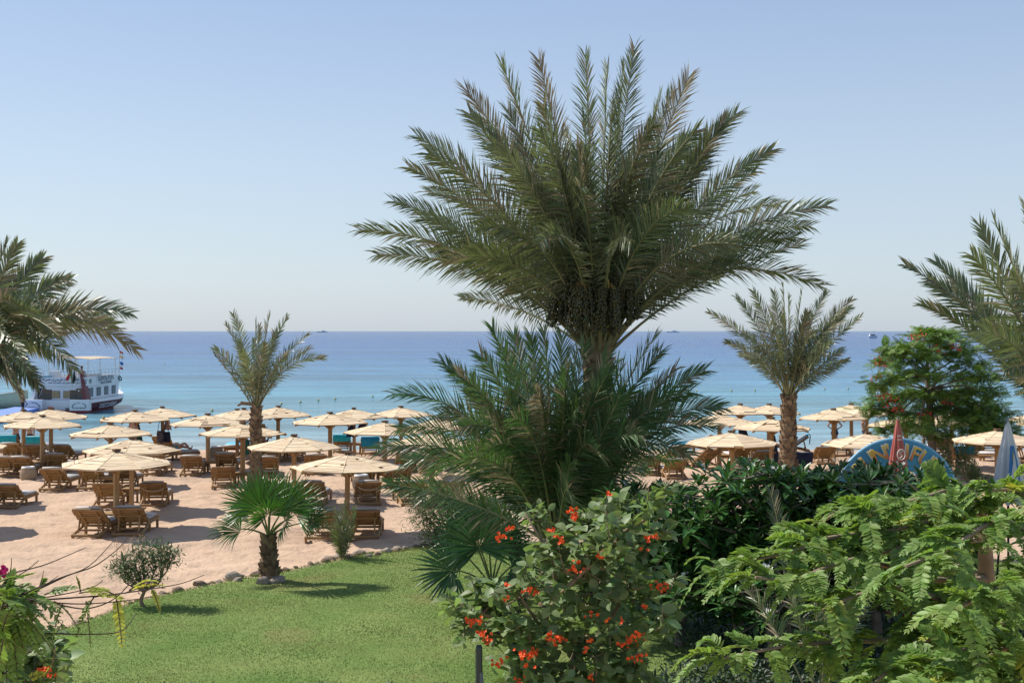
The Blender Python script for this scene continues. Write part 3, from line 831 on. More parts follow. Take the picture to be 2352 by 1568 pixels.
bag(Z1(1192,0)[0], Z1(0,735)[1], D5-.22, .34, .58, pmat("patterned_bag", (.02,.02,.035), (.20,.18,.20), scale=14, rough=.9), "dark patterned bag hanging left of the shoreline post")
bag(Z1(1242,0)[0], Z1(0,742)[1], D5-.12, .34, .50, M_navy, "navy bag hanging right of the shoreline post")
hang(Z1(1245,0)[0], Z1(0,640)[1], D5+.1, .34, .55, M_pink, "pink cloth tucked under the bag parasol's canopy", seed=3)
D4 = FV*(CAM_H-PH)/(940.3-760)
hang(Z1(988,0)[0], Z1(0,655)[1], D4-.1, .55, .62, M_pink, "pale pink shirt hanging at a shoreline post left of the bags", "hanging_shirt", "shirt", 4)
hang(Z1(1020,0)[0], Z1(0,665)[1], D4+.15, .5, 1.25, M_green, "dark green cloth hanging beside the pale pink shirt", seed=5)
hang(Z2(1335,0)[0], Z2(0,375)[1], 58.3, .5, .55, M_navy, "dark clothing hanging on the middle shoreline post", "hanging_clothes", "clothes", 6)
hang(Z2(1430,0)[0], Z2(0,352)[1], 58.0, .5, .3, M_navy, "dark swimwear drying under the rim of a middle shoreline parasol", "hanging_swimwear", "swimwear", 7)
hang(Z3(606,0)[0], Z3(0,322)[1], 53.5, .45, .55, M_navy, "dark cloth hanging under a parasol left of the stout palm", seed=8)
hang(Z3(802,0)[0], Z3(0,385)[1], 54.0, .4, 1.5, M_navy, "long dark towel hanging beside the post left of the stout palm", "hanging_towel", "towel", 9)
hang(Z2(470,0)[0], Z2(0,490)[1], 57.2, .5, .7, M_green, "green towel hanging left of the slim palm's trunk", "hanging_towel", "towel", 10)
rr = np.random.default_rng(3); c = LO[21].location + Vector((.25,1.75,.50)); a_ = np.linspace(0, 2*math.pi, 10, endpoint=False)
V = np.concatenate([np.stack([s*np.cos(a_)*.3, s*np.sin(a_)*.16, np.full(10, z)], 1) + rr.normal(0,.012,(10,3)) for s, z in ((1,0),(1.05,.05),(.8,.12),(.1,.14))]) + np.array(c)
place("folded_clothes", Geo().add(V, [(i*10+j, i*10+(j+1)%10, (i+1)*10+(j+1)%10, (i+1)*10+j) for i in range(3) for j in range(10)], 0, True), M_navy, "dark clothes heaped on the bright blue towel", "clothes", c)

# ------------------------------------------------------------------ stones along the lawn, rock pile
M_rock = pmat("rough_stone", (.17,.115,.085), (.34,.26,.20), scale=5, rough=.95, spec=.15, bump=.8, bscale=12, bdist=.04, objrand=.22)
M_rock2 = pmat("pale_stone", (.30,.25,.20), (.43,.37,.31), scale=4, rough=.95, spec=.15, bump=.7, bscale=10, bdist=.03, objrand=.12)
def stone_geo(seed):
    import bmesh
    bm = bmesh.new(); bmesh.ops.create_icosphere(bm, subdivisions=2, radius=1.0); r = np.random.default_rng(seed)
    V = np.array([tuple(v.co) for v in bm.verts]); F = [tuple(v.index for v in f.verts) for f in bm.faces]; bm.free()
    for k in range(7):
        d = nrm(r.normal(0,1,3)); h = r.uniform(.55,.85); q = V@d; V = V - np.outer(np.clip(q-h,0,None), d)*.9
    V *= 1+(vnoise(V[:,0]*2.3+5, V[:,1]*2.3+V[:,2]*3, seed)-.5)[:,None]*.3
    return Geo().add(V, F, 0, seed % 3 == 0)
SM = [stone_geo(100+k).mesh("stone", M_rock) for k in range(9)]; SM2 = [stone_geo(130+k).mesh("stone", M_rock2) for k in range(5)]
def stone(x, y, s, label, seed, group, pale=False, z=0.0, flat=.7):
    r = random.Random(seed); o = bpy.data.objects.new("stone", (SM2 if pale else SM)[seed % (5 if pale else 9)]); COL.objects.link(o)
    o.location = (x, y, z + s*.28*flat); o.scale = (s*r.uniform(.9,1.5), s*r.uniform(.8,1.15), s*flat*r.uniform(.75,1.1)); o.rotation_euler = (r.uniform(-.2,.2), r.uniform(-.2,.2), r.uniform(0,6.28))
    return tag(o, label, "stone", group)
r_ = random.Random(21); x = ground(60,1468).x; i = 0
while x < ground(1000,1255).x:
    s = r_.choice((.06,.07,.08,.10,.12,.15))
    x += s*1.15 + (r_.uniform(.1,.35) if r_.random() < .3 else 0)
    stone(x, edge_y(x)+r_.uniform(-.03,.07), s, "rough brown stone in the row edging the lawn along the sand", i+3, "stones edging the lawn", r_.random() < .16)
    i += 1
for k, (zx, zy, s) in enumerate(((1708,1398,.17),(1725,1372,.16),(1748,1405,.14),(1762,1372,.17),(1790,1403,.20),(1800,1368,.15))):
    p = ground(*Z1(zx, zy)); stone(p.x, p.y, s, "rounded grey stone in the small heap on the sand left of the fan palm", 60+k, "stones heaped on the sand", True, .0 if k % 2 == 0 else .05, .8)
T3 = lambda x, y: (x*.30864, 1197.8+y*.30864)
for k, (q, s, lab) in enumerate(((T3(1958,472),.17,"pale stone at the fan palm's foot, left of its trunk"), (T3(2075,460),.19,"low brown stone at the fan palm's foot, right of its trunk"), (T3(2030,468),.11,"flat white stone in front of the fan palm's trunk"),
                        (T3(1738,432),.20,"tall pale stone standing up on the lawn edge left of the fan palm"), (T3(1765,450),.12,"small pale stone leaning on the tall stone of the lawn edge"))):
    p = ground(*q); stone(p.x, p.y, s, lab, 80+k, "stones round the fan palm", True, .03, .85)
p = ground(908+2150*.30864, 1089+945*.30864); stone(p.x, p.y, .3, "large pale rock on the shaded lawn right of the orange flowered shrub", 91, None or "single rocks", True)
for k, (zx, zy, s) in enumerate(((1630,1435,.17),(1560,1460,.13),(1480,1470,.13),(1400,1445,.14),(1330,1470,.13),(1220,1470,.12),(1150,1480,.11),(1710,1422,.11),(1775,1405,.11))):
    p = ground(*Z2(zx, zy)); stone(p.x, p.y, s, "stone in the loose cluster round the low date palm clump", 100+k, "stones by the low date palm clump", k % 3 != 1)
# ------------------------------------------------------------------ date palms
# tips: (u, v, depth offset as a share of the frond length or None, arch or None)
fp = ground(1372, 1385); cr = at(1372, 796, fp.y)
TIPS = [(826,528,-.10,.13),(868,585,.18,.12),(905,462,.22,.10),(940,385,-.12,.10),(957,312,.16,.10),(985,352,-.3,.11),(1072,208,.05,.07),(1080,262,-.25,.08),(1152,148,-.1,.05),(1238,138,.2,.04),
        (1345,128,-.12,.02),(1395,150,.15,.02),(1457,108,.1,.03),(1432,160,-.2,.04),(1582,178,-.08,.07),(1545,215,.22,.06),(1690,262,.1,.10),(1772,345,-.15,.11),(1735,395,.25,.10),(1900,472,-.1,.13),(1862,520,.25,.14),(1825,545,-.3,.13),(1882,655,-.12,.22),
        (1730,440,.4,.12),(1600,300,-.4,.14),(1500,285,-.55,.16),(1590,480,-.62,.2),(1240,300,-.5,.12),(1130,330,-.5,.13),(1240,560,-.72,.25),(1330,430,-.66,.2),(1105,520,-.5,.2),(1020,600,-.4,.2),(1450,560,-.75,.25),(1690,560,-.45,.2),
        (1180,420,.5,.15),(1300,300,.5,.1),(1420,300,.5,.1),(1560,380,.5,.14),(1650,640,.5,.2),(1100,640,.55,.2),(980,440,.35,.15),(1790,470,.35,.16)]
pt, c, rng = palm("date_palm", "tall date palm in the middle with a huge crown and hanging fruit, above everything else", "palm tree", fp, cr, TIPS, 6.0, .84, 104, .031, 11,
     trunk=(.27,.30), start=.23, front=60, extra=40, elev=(14,82), Lrand=(.62,.97), spread=.30, dry=.07, boot=.24, rw=.032)
M_dates = pmat("unripe_dates", (.035,.045,.02), (.075,.07,.03), scale=6, rough=.45, spec=.5, isl=.35)
M_stalk = pmat("date_stalk", (.30,.20,.06), (.40,.27,.08), rough=.6)
ICO = (lambda p: ([(0,0,1),(.89,0,.45),(.28,.85,.45),(-.72,.53,.45),(-.72,-.53,.45),(.28,-.85,.45),(.72,.53,-.45),(-.28,.85,-.45),(-.89,0,-.45),(-.28,-.85,-.45),(.72,-.53,-.45),(0,0,-1)],
        [(0,1,2),(0,2,3),(0,3,4),(0,4,5),(0,5,1),(1,6,2),(2,7,3),(3,8,4),(4,9,5),(5,10,1),(6,7,2),(7,8,3),(8,9,4),(9,10,5),(10,6,1),(11,7,6),(11,8,7),(11,9,8),(11,10,9),(11,6,10)]))(0)
for u, v, dy, w_, h_ in ((1288,695,-.55,.40,.85),(1338,705,-1.15,.46,.9),(1398,710,-1.2,.5,.9),(1446,695,-.7,.40,.8),(1290,645,.25,.3,.5),(1458,665,.2,.3,.6),(1372,650,-.95,.5,.7),(1320,640,-.8,.4,.7),(1425,640,-.8,.4,.7)):
    cc = np.array(tuple(at(u, v, cr.y+dy))); g = Geo()
    for s in range(34):
        a = rng.uniform(0, 6.28); rr = w_*.5*math.sqrt(rng.random()); p = cc + np.array((rr*math.cos(a), rr*.8*math.sin(a), h_*.45)); q = p + np.array((rr*.5*math.cos(a), rr*.5*math.sin(a), -h_*rng.uniform(.7,1.1)))
        g.tube([p*.4+(cc+np.array((0,.1,h_*.7)))*.6, p, q], .004, 3, 1, cap=False)
        k = 24; tt = rng.random(k)[:,None]; O = p*(1-tt)+q*tt + rng.normal(0,.022,(k,3)); e = np.eye(3)
        sz = rng.uniform(.022,.032,k)[:,None]
        g.scatter(ICO, O, e[0]*sz, e[1]*sz, e[2]*sz*1.3, 0, True)
    g.tube(bez(np.array(tuple(cr))+np.array((0,0,.2)), cc+np.array((0,0,h_*1.3)), cc+np.array((0,.1,h_*.5)), np.linspace(0,1,8)), .025, 5, 1)
    g.build("date_cluster", [M_dates, M_stalk], pt)

fp = ground(1262, 1392); cr = at(1282, 1225, fp.y)
TIPS2 = [(876,1032,-.15,.22),(905,905,-.1,.22),(915,985,.25,.22),(930,1060,.4,.22),(1012,828,.1,.12),(1050,860,-.35,.14),(1130,752,-.05,.08),(1105,815,-.3,.1),(1160,800,.3,.08),(1218,768,.1,.05),(1290,772,-.1,.03),(1325,800,.2,.03),(1508,768,.12,.08),(1520,805,-.1,.09),
         (1618,852,-.05,.14),(1580,900,-.4,.16),(1655,935,.12,.20),(1640,980,-.25,.22),(1585,1045,-.4,.3),(1545,1060,.4,.25),(1180,960,-.62,.2),(1235,905,-.55,.16),(1395,860,-.5,.12),(1330,930,-.62,.16),(1450,900,-.45,.14),(1480,1000,-.6,.22),(1060,980,-.5,.24),(985,1090,-.5,.3),(1100,1050,-.62,.3),
         (1420,830,.35,.08),(1200,850,.4,.1),(1110,930,.45,.15),(1500,920,.45,.15),(1010,950,.3,.2),(1380,1050,-.7,.3),(1180,770,-.25,.05),(1250,762,-.15,.04),(1340,795,-.25,.04),(1395,815,-.3,.05),(1430,845,-.35,.06),(1300,850,-.55,.06),(1220,860,-.5,.08),(1360,900,-.6,.08),(1080,900,-.2,.12),(1550,850,-.1,.1)]
palm("date_palm", "low bushy date palm with arching green fronds in front of the tall palm's trunk", "palm tree", fp, cr, TIPS2, 4.4, .78, 84, .032, 23, trunk=(.22,.24), mat=M_frond_green, extra=26, elev=(12,80), Lrand=(.6,.95), spread=.42, dry=.04, boot=.2, rw=.03)

Z5 = lambda x, y: (464.6+x*.27767, 696.9+y*.27767)
fp = ground(588, 1122); cr = at(588, 935, fp.y)
TIPS3 = [Z5(105,375)+(-.1,.1),Z5(200,180)+(.1,.08),Z5(255,85)+(-.1,.07),Z5(440,135)+(.1,.02),Z5(470,190)+(-.2,.02),Z5(560,90)+(.1,.07),Z5(700,115)+(-.1,.1),Z5(620,240)+(.3,.1),Z5(880,260)+(-.05,.12),Z5(890,370)+(.25,.12),Z5(1000,450)+(-.1,.2),Z5(330,400)+(-.4,.1),Z5(520,330)+(-.35,.08),Z5(700,420)+(-.35,.1),Z5(420,300)+(.3,.06)]
palm("date_palm", "slim date palm on the sand left of centre with a sparse upright crown", "palm tree", fp, cr, TIPS3, 3.7, .60, 56, .036, 31, trunk=(.24,.18), extra=5, elev=(35,80), Lrand=(.6,.9), spread=.12, boot=.17, roll=None, rw=.026, n_per=34, sparse=.05)
gs = Geo(); o3 = np.array(tuple(cr)) + np.array((-.02,-.15,.12)); gs.beam(o3, o3+np.array((-.52,-.1,.06)), .1, .13); gs.beam(o3+np.array((-.42,-.08,.05)), o3+np.array((-.62,-.1,-.04)), .13, .08)
gs.build("cut_frond_stub", M_bark, [o for o in bpy.data.objects if o.name.startswith("date_palm")][-1])

Z6 = lambda x, y: (1626.1+x*.30864, 617+y*.30864)
fp = ground(1809, 1108); cr = at(1812, 908, fp.y)
TIPS4 = [Z6(10,325)+(-.1,.1),Z6(140,545)+(.1,.12),Z6(215,215)+(.1,.09),Z6(340,170)+(-.1,.06),Z6(490,170)+(.1,.02),Z6(560,130)+(-.1,.02),Z6(600,200)+(-.3,.02),Z6(700,170)+(.2,.06),Z6(880,180)+(.1,.09),Z6(1070,230)+(-.1,.12),Z6(1060,290)+(.2,.13),Z6(1000,380)+(-.3,.16),Z6(900,560)+(.1,.14),Z6(830,640)+(-.2,.14),Z6(250,480)+(-.4,.14),Z6(450,300)+(-.4,.08),Z6(560,330)+(-.5,.08),Z6(740,330)+(-.4,.1),Z6(800,480)+(-.5,.18),Z6(350,600)+(-.4,.16),Z6(450,420)+(.4,.08),Z6(700,420)+(.4,.08),Z6(240,640)+(.35,.15)]
palm("date_palm", "stout date palm on the right beach, its trunk crossing a parasol, full rounded crown", "palm tree", fp, cr, TIPS4, 4.3, .66, 66, .038, 37, trunk=(.31,.26), extra=8, elev=(25,80), spread=.2, boot=.22, rw=.028, n_per=34)

cr = at(-85, 835, 19.0); fp = Vector((cr.x+.1, 19.0, 0))
Z7 = lambda x, y: (x*.25925, 537.2+y*.25925)
TIPS5 = [Z7(150,95)+(-.1,.06),Z7(60,80)+(.2,.04),Z7(370,225)+(.1,.08),Z7(620,400)+(-.15,.14),Z7(560,440)+(.3,.12),Z7(1140,700)+(-.05,.16),Z7(1000,800)+(.3,.14),Z7(1200,1020)+(-.12,.26),Z7(640,1200)+(-.4,.34),Z7(450,1080)+(.4,.25),Z7(330,1330)+(-.1,.3),Z7(180,1420)+(.3,.32),Z7(240,1180)+(-.5,.3),Z7(100,1300)+(-.5,.35),Z7(300,700)+(-.5,.15),Z7(100,600)+(-.5,.15),Z7(40,900)+(-.6,.2),Z7(520,900)+(-.5,.22),Z7(700,700)+(.35,.14),(-250,620,.1,.08),(-120,600,.1,.02),(-330,640,-.1,.12),(-420,760,.1,.14),(-400,860,-.1,.2),(-60,1000,-.3,.4)]
palm("date_palm", "date palm at the left edge, fronds reaching over the tour boat, trunk outside the picture", "palm tree", fp, cr, TIPS5, 3.4, .52, 76, .030, 41, trunk=(.2,.22), extra=0, spread=.3, boot=.22, dry=.05)

cr = at(2478, 1010, 21.0); fp = Vector((cr.x+.1, 21.0, 0.0))
TIPS6 = [(2083,612,-.1,.10),(2122,700,.15,.12),(2140,650,.3,.10),(2250,518,.0,.03),(2285,510,-.2,.03),(2352,470,.1,.03),(2235,588,-.4,.08),(2330,640,-.5,.1),(2250,760,-.5,.14),(2310,850,-.4,.2),(2420,480,-.1,.02),(2520,500,.1,.02),(2650,560,-.1,.06),(2760,700,.1,.12),(2720,900,-.1,.2),(2600,760,-.5,.12)]
palm("date_palm", "date palm at the right edge leaning olive fronds into the picture, trunk outside it", "palm tree", fp, cr, TIPS6, 4.7, .62, 90, .034, 47, trunk=(.25,.27), extra=2, elev=(50,85), spread=.3, boot=.22, dry=.0)

# low date palm clump by the stones, dark little palm by the flame tree, young palms in the shade
def clump(name, label, u, v, h, n, seed, leaf=.3, w=.03, mat=None, spread=.35, elev=(35,88), nl=26, z=0.0, D=None):
    f = ground(u, v, z) if D is None else Vector(((u-1176)/FV*D, D, z))
    rng = np.random.default_rng(seed); t = thing(name, label, "palm", f, None)
    for i in range(n):
        a = rng.uniform(0, 6.283); e = R(rng.uniform(*elev)); l = h*rng.uniform(.7,1.08)
        b = np.array(tuple(f)) + np.array((rng.normal(0,.08), rng.normal(0,.08), 0))
        tip = b + l*np.array((math.cos(a)*math.cos(e), math.sin(a)*math.cos(e), math.sin(e)))
        frond_geo(b, tip, .1*math.cos(e), leaf, nl, w, rng, rw=.014).build("frond", [mat or M_frond, M_rachis, M_frond_dry], t)
    return t
clump("young_date_palm", "low spiky date palm clump among stones on the lawn edge, right of the fan palm", 788, 1283, 1.35, 15, 61, .30, .022, elev=(52,88))
clump("young_date_palm", "dark little date palm between the blue sign and the flame tree's shade", 2188, 1098, 2.6, 16, 62, .4, .034, M_frond_green, elev=(45,88))
clump("young_date_palm", "low dark palm fronds on the sand left of the white folded umbrella", 2250, 1122, 1.2, 12, 63, .4, .03, M_frond_green, elev=(15,70))
# young palm standing in the hedge's shade
M_frond_grey = pmat("palm_leaf_grey", (.065,.085,.06), (.10,.125,.09), scale=.8, rough=.45, spec=.5, isl=.25, transl=.15)
rng = np.random.default_rng(64); f = Vector(((1885-1176)/FV*19.4, 19.4, 0)); t = thing("young_date_palm", "greyish young date palm in front of the dark frangipani hedge", "palm", f)
for u, v, dy, ar in ((1770,1128,-.1,.02),(1905,1240,.3,.05),(1800,1330,-.6,.1),(1985,1330,-.3,.1),(1830,1420,-.9,.15),(1950,1400,-.8,.12),(1700,1330,.4,.12),(2010,1270,.5,.08),(1870,1300,-.4,.04)):
    b = np.array(tuple(f)) + np.array((rng.normal(0,.06), rng.normal(0,.06), .15)); tip = np.array(tuple(at(u, v, 19.4+dy)))
    frond_geo(b, tip, ar, .42, 40, .03, rng, rw=.018, start=.3).build("frond", [M_frond_grey if v < 1200 else M_frond, M_rachis, M_frond_dry], t)

# ------------------------------------------------------------------ fan palms
M_fan = pmat("fan_leaf", (.04,.12,.026), (.075,.17,.04), scale=1.2, rough=.4, spec=.55, isl=.25, transl=.25, tcol=(1.2,1.3,.5), objrand=.12)
M_fan2 = pmat("fan_leaf_dark", (.035,.10,.032), (.06,.14,.05), scale=1.2, rough=.4, spec=.55, isl=.2, transl=.2, objrand=.1)
M_petiole = pmat("fan_petiole", (.10,.14,.04), (.16,.19,.06), scale=3, rough=.5)
def fan_leaf(t, base, hub, point, face, rad, rng, mat, span=250, n=32, droop=.10):
    """petiole from base to hub; blade of split ribs spreading round `point`, its upper side to `face`"""
    base, hub = np.array(tuple(base), float), np.array(tuple(hub), float)
    A = nrm(np.array(point, float)); Nn = np.array(face, float); Nn = nrm(Nn - A*(Nn@A)); B = np.cross(Nn, A)
    g = Geo(); ctrl = (base+hub)/2 + np.array((0,0,.15))*np.linalg.norm(hub-base)
    g.tube(bez(base, ctrl, hub, np.linspace(0,1,7)), np.linspace(.028,.014,7), 5, 1)
    th = np.linspace(-R(span)/2, R(span)/2, n); dth = R(span)/n
    for i, q in enumerate(th):
        q += rng.normal(0, .02); l = rad*(1-.28*(abs(q)/R(125))**2)*rng.uniform(.9,1.05)
        d = A*math.cos(q) + B*math.sin(q); s = -A*math.sin(q) + B*math.cos(q)
        fold = Nn*(.04 if i % 2 else -.01)*rad
        r = (.0, .48, .74, 1.0); wd = (.004, .48*rad*dth*.50, .26*rad*dth*.55, .0)
        pts = [hub + d*l*x + Nn*(.16*l*math.sin(x*2.2) - .09*l) - np.array((0,0,1.))*droop*l*max(0,x-.4)**2*2.2*rng.uniform(.6,1.5) for x in r]
        V = [pts[0]]; 
        for p, w in zip(pts[1:3], wd[1:3]): V += [p - s*w, p + fold*.5, p + s*w]
        V.append(pts[3])
        g.add(np.array(V), [(0,2,1),(0,3,2),(1,2,5,4),(2,3,6,5),(4,5,7),(5,6,7)], 0)
    return g.build("fan_leaf", [mat, M_petiole], t)
CAMV = np.array((0,-1,.12))
def fan_palm(label, foot, crown, leaves, seed, trunk, mat):
    rng = np.random.default_rng(seed); t = thing("fan_palm", label, "fan palm", foot)
    if trunk: palm_trunk(foot, crown, trunk[0], trunk[1], rng, True, .15, 1.25, 52).build("trunk", M_bark, t)
    for (hu, hv, dy, pu, pv, face, rad, span) in leaves:
        hub = at(hu, hv, crown.y+dy); d = np.array((pu, face[3] if len(face) > 3 else 0, pv))
        fan_leaf(t, crown, hub, d, face[:3], rad, rng, mat, span)
    return t
f = ground(618, 1336); c = at(617, 1232, f.y)
fan_palm("fan palm with a short shaggy trunk on the left lawn edge", f, c, [
 (600,1168,-.45,-.3,1,(0,-1,.4),1.08,190),(652,1170,-.2,.25,1,(.2,-1,.3),1.1,180),(676,1182,.1,.7,.75,(-.3,-.8,.6),1.05,180),(702,1200,-.1,1,.35,(0,-.5,.9),.86,160),(552,1214,-.2,-1,.0,(0,-.55,.9),.86,170),
 (584,1165,.3,-.6,.9,(.4,-.8,.4),1.0,180),(622,1155,.5,.05,1,(0,-1,-.1),1.05,180),(617,1186,-.7,-.1,.6,(0,-.9,.6,-.5),.85,220),(650,1198,-.5,.5,.45,(.1,-.8,.7,-.5),.8,200)], 71, (.215,.15), M_fan)
f = ground(1128, 1362); c = at(1130, 1350, f.y)
fan_palm("dark fan palm with two big fans left of the orange flowered shrub", f, c, [
 (1102,1258,-.5,-.15,1,(0.1,-1,.25),1.27,250),(1040,1308,-.6,-1,.12,(.1,-1,.35),1.0,250),(1162,1268,.2,.55,.8,(-.2,-1,.2),.9,230),(1188,1290,-.1,.9,-.2,(-.1,-.9,.4),.85,230),(1080,1225,.4,-.6,.8,(.3,-1,.1),1.1,220),(1150,1230,.6,.3,1,(-.2,-1,.1),1.0,220),(1170,1320,-.4,.8,-.6,(0,-.8,.6),.7,220),(1060,1270,.3,-1,.35,(0,-.8,.5),.85,200),(1120,1230,.2,0,1,(0,-1,.1),1.1,220)], 73, None, M_fan2)
# ------------------------------------------------------------------ leaf templates (x across, y along, z up)
def leaf_t(shape, fold=.18, curl=.12):
    """shape: half widths along the length, folded at the midrib"""
    n = len(shape); V = []; F = []
    for i, w in enumerate(shape):
        y = i/(n-1); z = -curl*y*y
        V += [(0,y,z), (-w,y,z+fold*w), (w,y,z+fold*w)]
    for i in range(n-1):
        a, b = 3*i, 3*(i+1)
        F += [(a,b,b+1,a+1), (a,a+2,b+2,b)]
    return V, F
L_FRANGI = leaf_t((.015,.07,.125,.14,.11,.0), .35, .22)
L_CORDIA = leaf_t((.07,.27,.35,.33,.20,.0), .22, .2)
L_OVAL = leaf_t((.03,.22,.27,.22,.0), .15, .06)
L_NARROW = leaf_t((.02,.09,.09,.0), .2, .15)
def frames(D, up, rng, jit=.3):
    """leaf frames along D with upper side towards up"""
    D = nrm(D); U = nrm(np.broadcast_to(np.asarray(up, float), D.shape) + rng.normal(0, jit, D.shape)); X = nrm(np.cross(D, U)); Z = np.cross(X, D); return X, D, Z
def limb(g, pts, r0, r1, n=6, k=4, m=0):
    P = smooth_line(pts, k); g.tube(P, np.linspace(r0, r1, len(P)), n, m); return P

# ------------------------------------------------------------------ frangipani hedge: five small trees
M_frangi = pmat("frangipani_leaf", (.038,.105,.028), (.07,.15,.04), scale=2, rough=.36, spec=.4, isl=.35, transl=.12, tcol=(1.2,1.3,.5))
M_fbark = pmat("grey_bark", (.13,.105,.08), (.22,.18,.14), scale=6, rough=.9, bump=.4, bscale=20)
M_wpetal = pmat("white_petal", (.75,.73,.62), (.80,.78,.70), rough=.6, transl=.2)
def frangipani(label, u, v, D, tops, seed, rad=.36, low=24, group="frangipani trees in the dark hedge"):
    rng = np.random.default_rng(seed); f = Vector(((u-1176)/FV*D, D, 0)); t = thing("frangipani_tree", label, "frangipani", f, group)
    b = np.array(tuple(f)); gt = Geo(); gl = Geo(); fl = []
    top = np.array([tuple(at(tu, tv+low, D+rng.uniform(-.8,.8))) for tu, tv in tops])
    fork = b + np.array((0,0,.9)); limb(gt, [b, b+np.array((.05,.03,.5)), fork], .11, .09, 8)
    hubs = []
    for q in top:
        mid = (fork*.45+q*.55) + rng.normal(0,.15,3) - np.array((0,0,.2))
        P = limb(gt, [fork, mid, q], .06, .02, 6)
        hubs.append(q); m = int(np.linalg.norm(q-fork)*13)
        for k in range(m):
            s = P[int(rng.integers(len(P)//4, len(P)))]; e = s + rng.normal(0,1,3)*np.array((.45,.4,.28)) + np.array((0,0,.1)); e[2] = min(max(e[2], .5), top[:,2].max())
            gt.tube([s, (s+e)/2-np.array((0,0,.04)), e], [.02,.016,.012], 5); hubs.append(e)
    H = np.array(hubs)
    for h in H:
        n = int(rng.integers(11, 17)); a = np.arange(n)*2.4 + rng.uniform(0,6); el = np.linspace(1.25, -.25, n) + rng.normal(0,.15,n)
        Dv = np.stack([np.cos(a)*np.cos(el), np.sin(a)*np.cos(el), np.sin(el)], 1); ln = rad*np.linspace(.7,1.15,n)*rng.uniform(.85,1.15,n)
        X, Y, Z = frames(Dv, (0,0,1), rng, .15); O = h + Dv*.02 - np.array((0,0,1))*np.linspace(0,.1,n)[:,None]
        gl.scatter(L_FRANGI, O, X*ln[:,None], Y*ln[:,None], Z*ln[:,None], 0, True)
    gt.build("trunk", M_fbark, t); gl.build("crown", M_frangi, t)
    for h in H[rng.random(len(H)) < .16]:
        g = Geo()
        for k in range(4):
            c = h + rng.normal(0,.04,3) + np.array((0,-.03,.11)); a = np.linspace(0, 6.283, 5, endpoint=False) + rng.uniform(0,6); no = nrm(np.array((rng.normal(0,.4),-.7,.8)))
            s = nrm(np.cross(no,(1,0,.1))); w = np.cross(no, s); Dv = np.cos(a)[:,None]*s + np.sin(a)[:,None]*w + .25*no
            X, Y, Z = frames(Dv, no, rng, .05); g.scatter(L_OVAL, np.repeat(c[None],5,0), X*.045, Y*.045, Z*.045)
        g.build("flower_cluster", M_wpetal, t)
frangipani("leafy dark frangipani at the left end of the hedge beside the low palm", 1560, 0, 24.0, [(1470,1150),(1520,1105),(1560,1130),(1600,1150),(1500,1210),(1560,1230),(1610,1215),(1480,1260),(1585,1270)], 1)
frangipani("frangipani with tufted tops in front of the stout palm's base", 1690, 0, 23.2, [(1640,1120),(1680,1085),(1730,1075),(1765,1062),(1660,1170),(1720,1150),(1780,1130),(1640,1240),(1700,1230),(1760,1225),(1680,1285)], 2)
frangipani("frangipani in the hedge's middle, just left of the blue sign", 1840, 0, 23.6, [(1800,1085),(1845,1060),(1880,1058),(1915,1065),(1810,1150),(1870,1140),(1930,1130),(1820,1210),(1890,1200)], 3, .36, 46)
frangipani("tallest frangipani of the hedge, standing before the red folded umbrella", 2010, 0, 23.0, [(1960,1060),(2005,1048),(2045,1040),(2080,1048),(1980,1120),(2040,1110),(2090,1110),(2000,1180),(2070,1170)], 4, .34, 56)
frangipani("frangipani at the hedge's right end before the sign's lower corner", 2150, 0, 23.4, [(2110,1062),(2135,1085),(2165,1100),(2180,1130),(2120,1140),(2150,1165)], 5, .34, 50)
frangipani("small frangipani with bare crooked trunk low in the shade", 1770, 0, 21.9, [(1705,1310),(1740,1290),(1800,1280),(1830,1330),(1690,1350)], 6, .22)

# ------------------------------------------------------------------ flame tree
M_flame = pmat("feathery_leaf", (.10,.185,.038), (.17,.27,.055), scale=1.0, rough=.5, spec=.35, isl=.4, transl=.25, tcol=(1.2,1.3,.5))
M_redfl = pmat("red_flower", (.55,.05,.03), (.65,.10,.05), scale=9, rough=.6, isl=.2, transl=.2)
rng = np.random.default_rng(81); f = ground(2138, 1100); D0 = f.y
t = thing("flame_tree", "flame tree with feathery layered crown and scattered red flowers on the right", "tree", f)
CL = [(1610,500,.8),(1700,480,.7),(1780,520,.8),(1400,600,.8),(1330,690,.7),(1500,590,.8),(1550,660,.8),(1740,630,.8),(1880,610,.8),(1960,700,.7),(2060,790,.8),(1280,850,.7),(1430,800,.8),(1600,790,.8),(1800,790,.9),(1950,880,.9),(2090,920,.8),(1330,960,.7),(1490,940,.8),(1680,940,.9),(1850,960,.9),(2060,1010,.9),(1230,1040,.6),(1400,1070,.8),(1600,1060,.8),(1790,1070,.9),(1980,1090,.9),(2170,1080,.7),(2210,1180,.6),(1350,1210,.6),(1560,1170,.8),(1710,1230,.7),(1950,1200,.9),(2090,1200,.8),(2250,1240,.4),(2040,1120,.9),(1900,1030,.9)]
gt = Geo(); gl = Geo(); b = np.array(tuple(f)); top = np.array(tuple(at(*Z6(1640,620), D0)))
P = limb(gt, [b, b+np.array((.05,0,1.6)), at(*Z6(1640,900), D0), at(*Z6(1630,760), D0), top], .2, .05, 8)
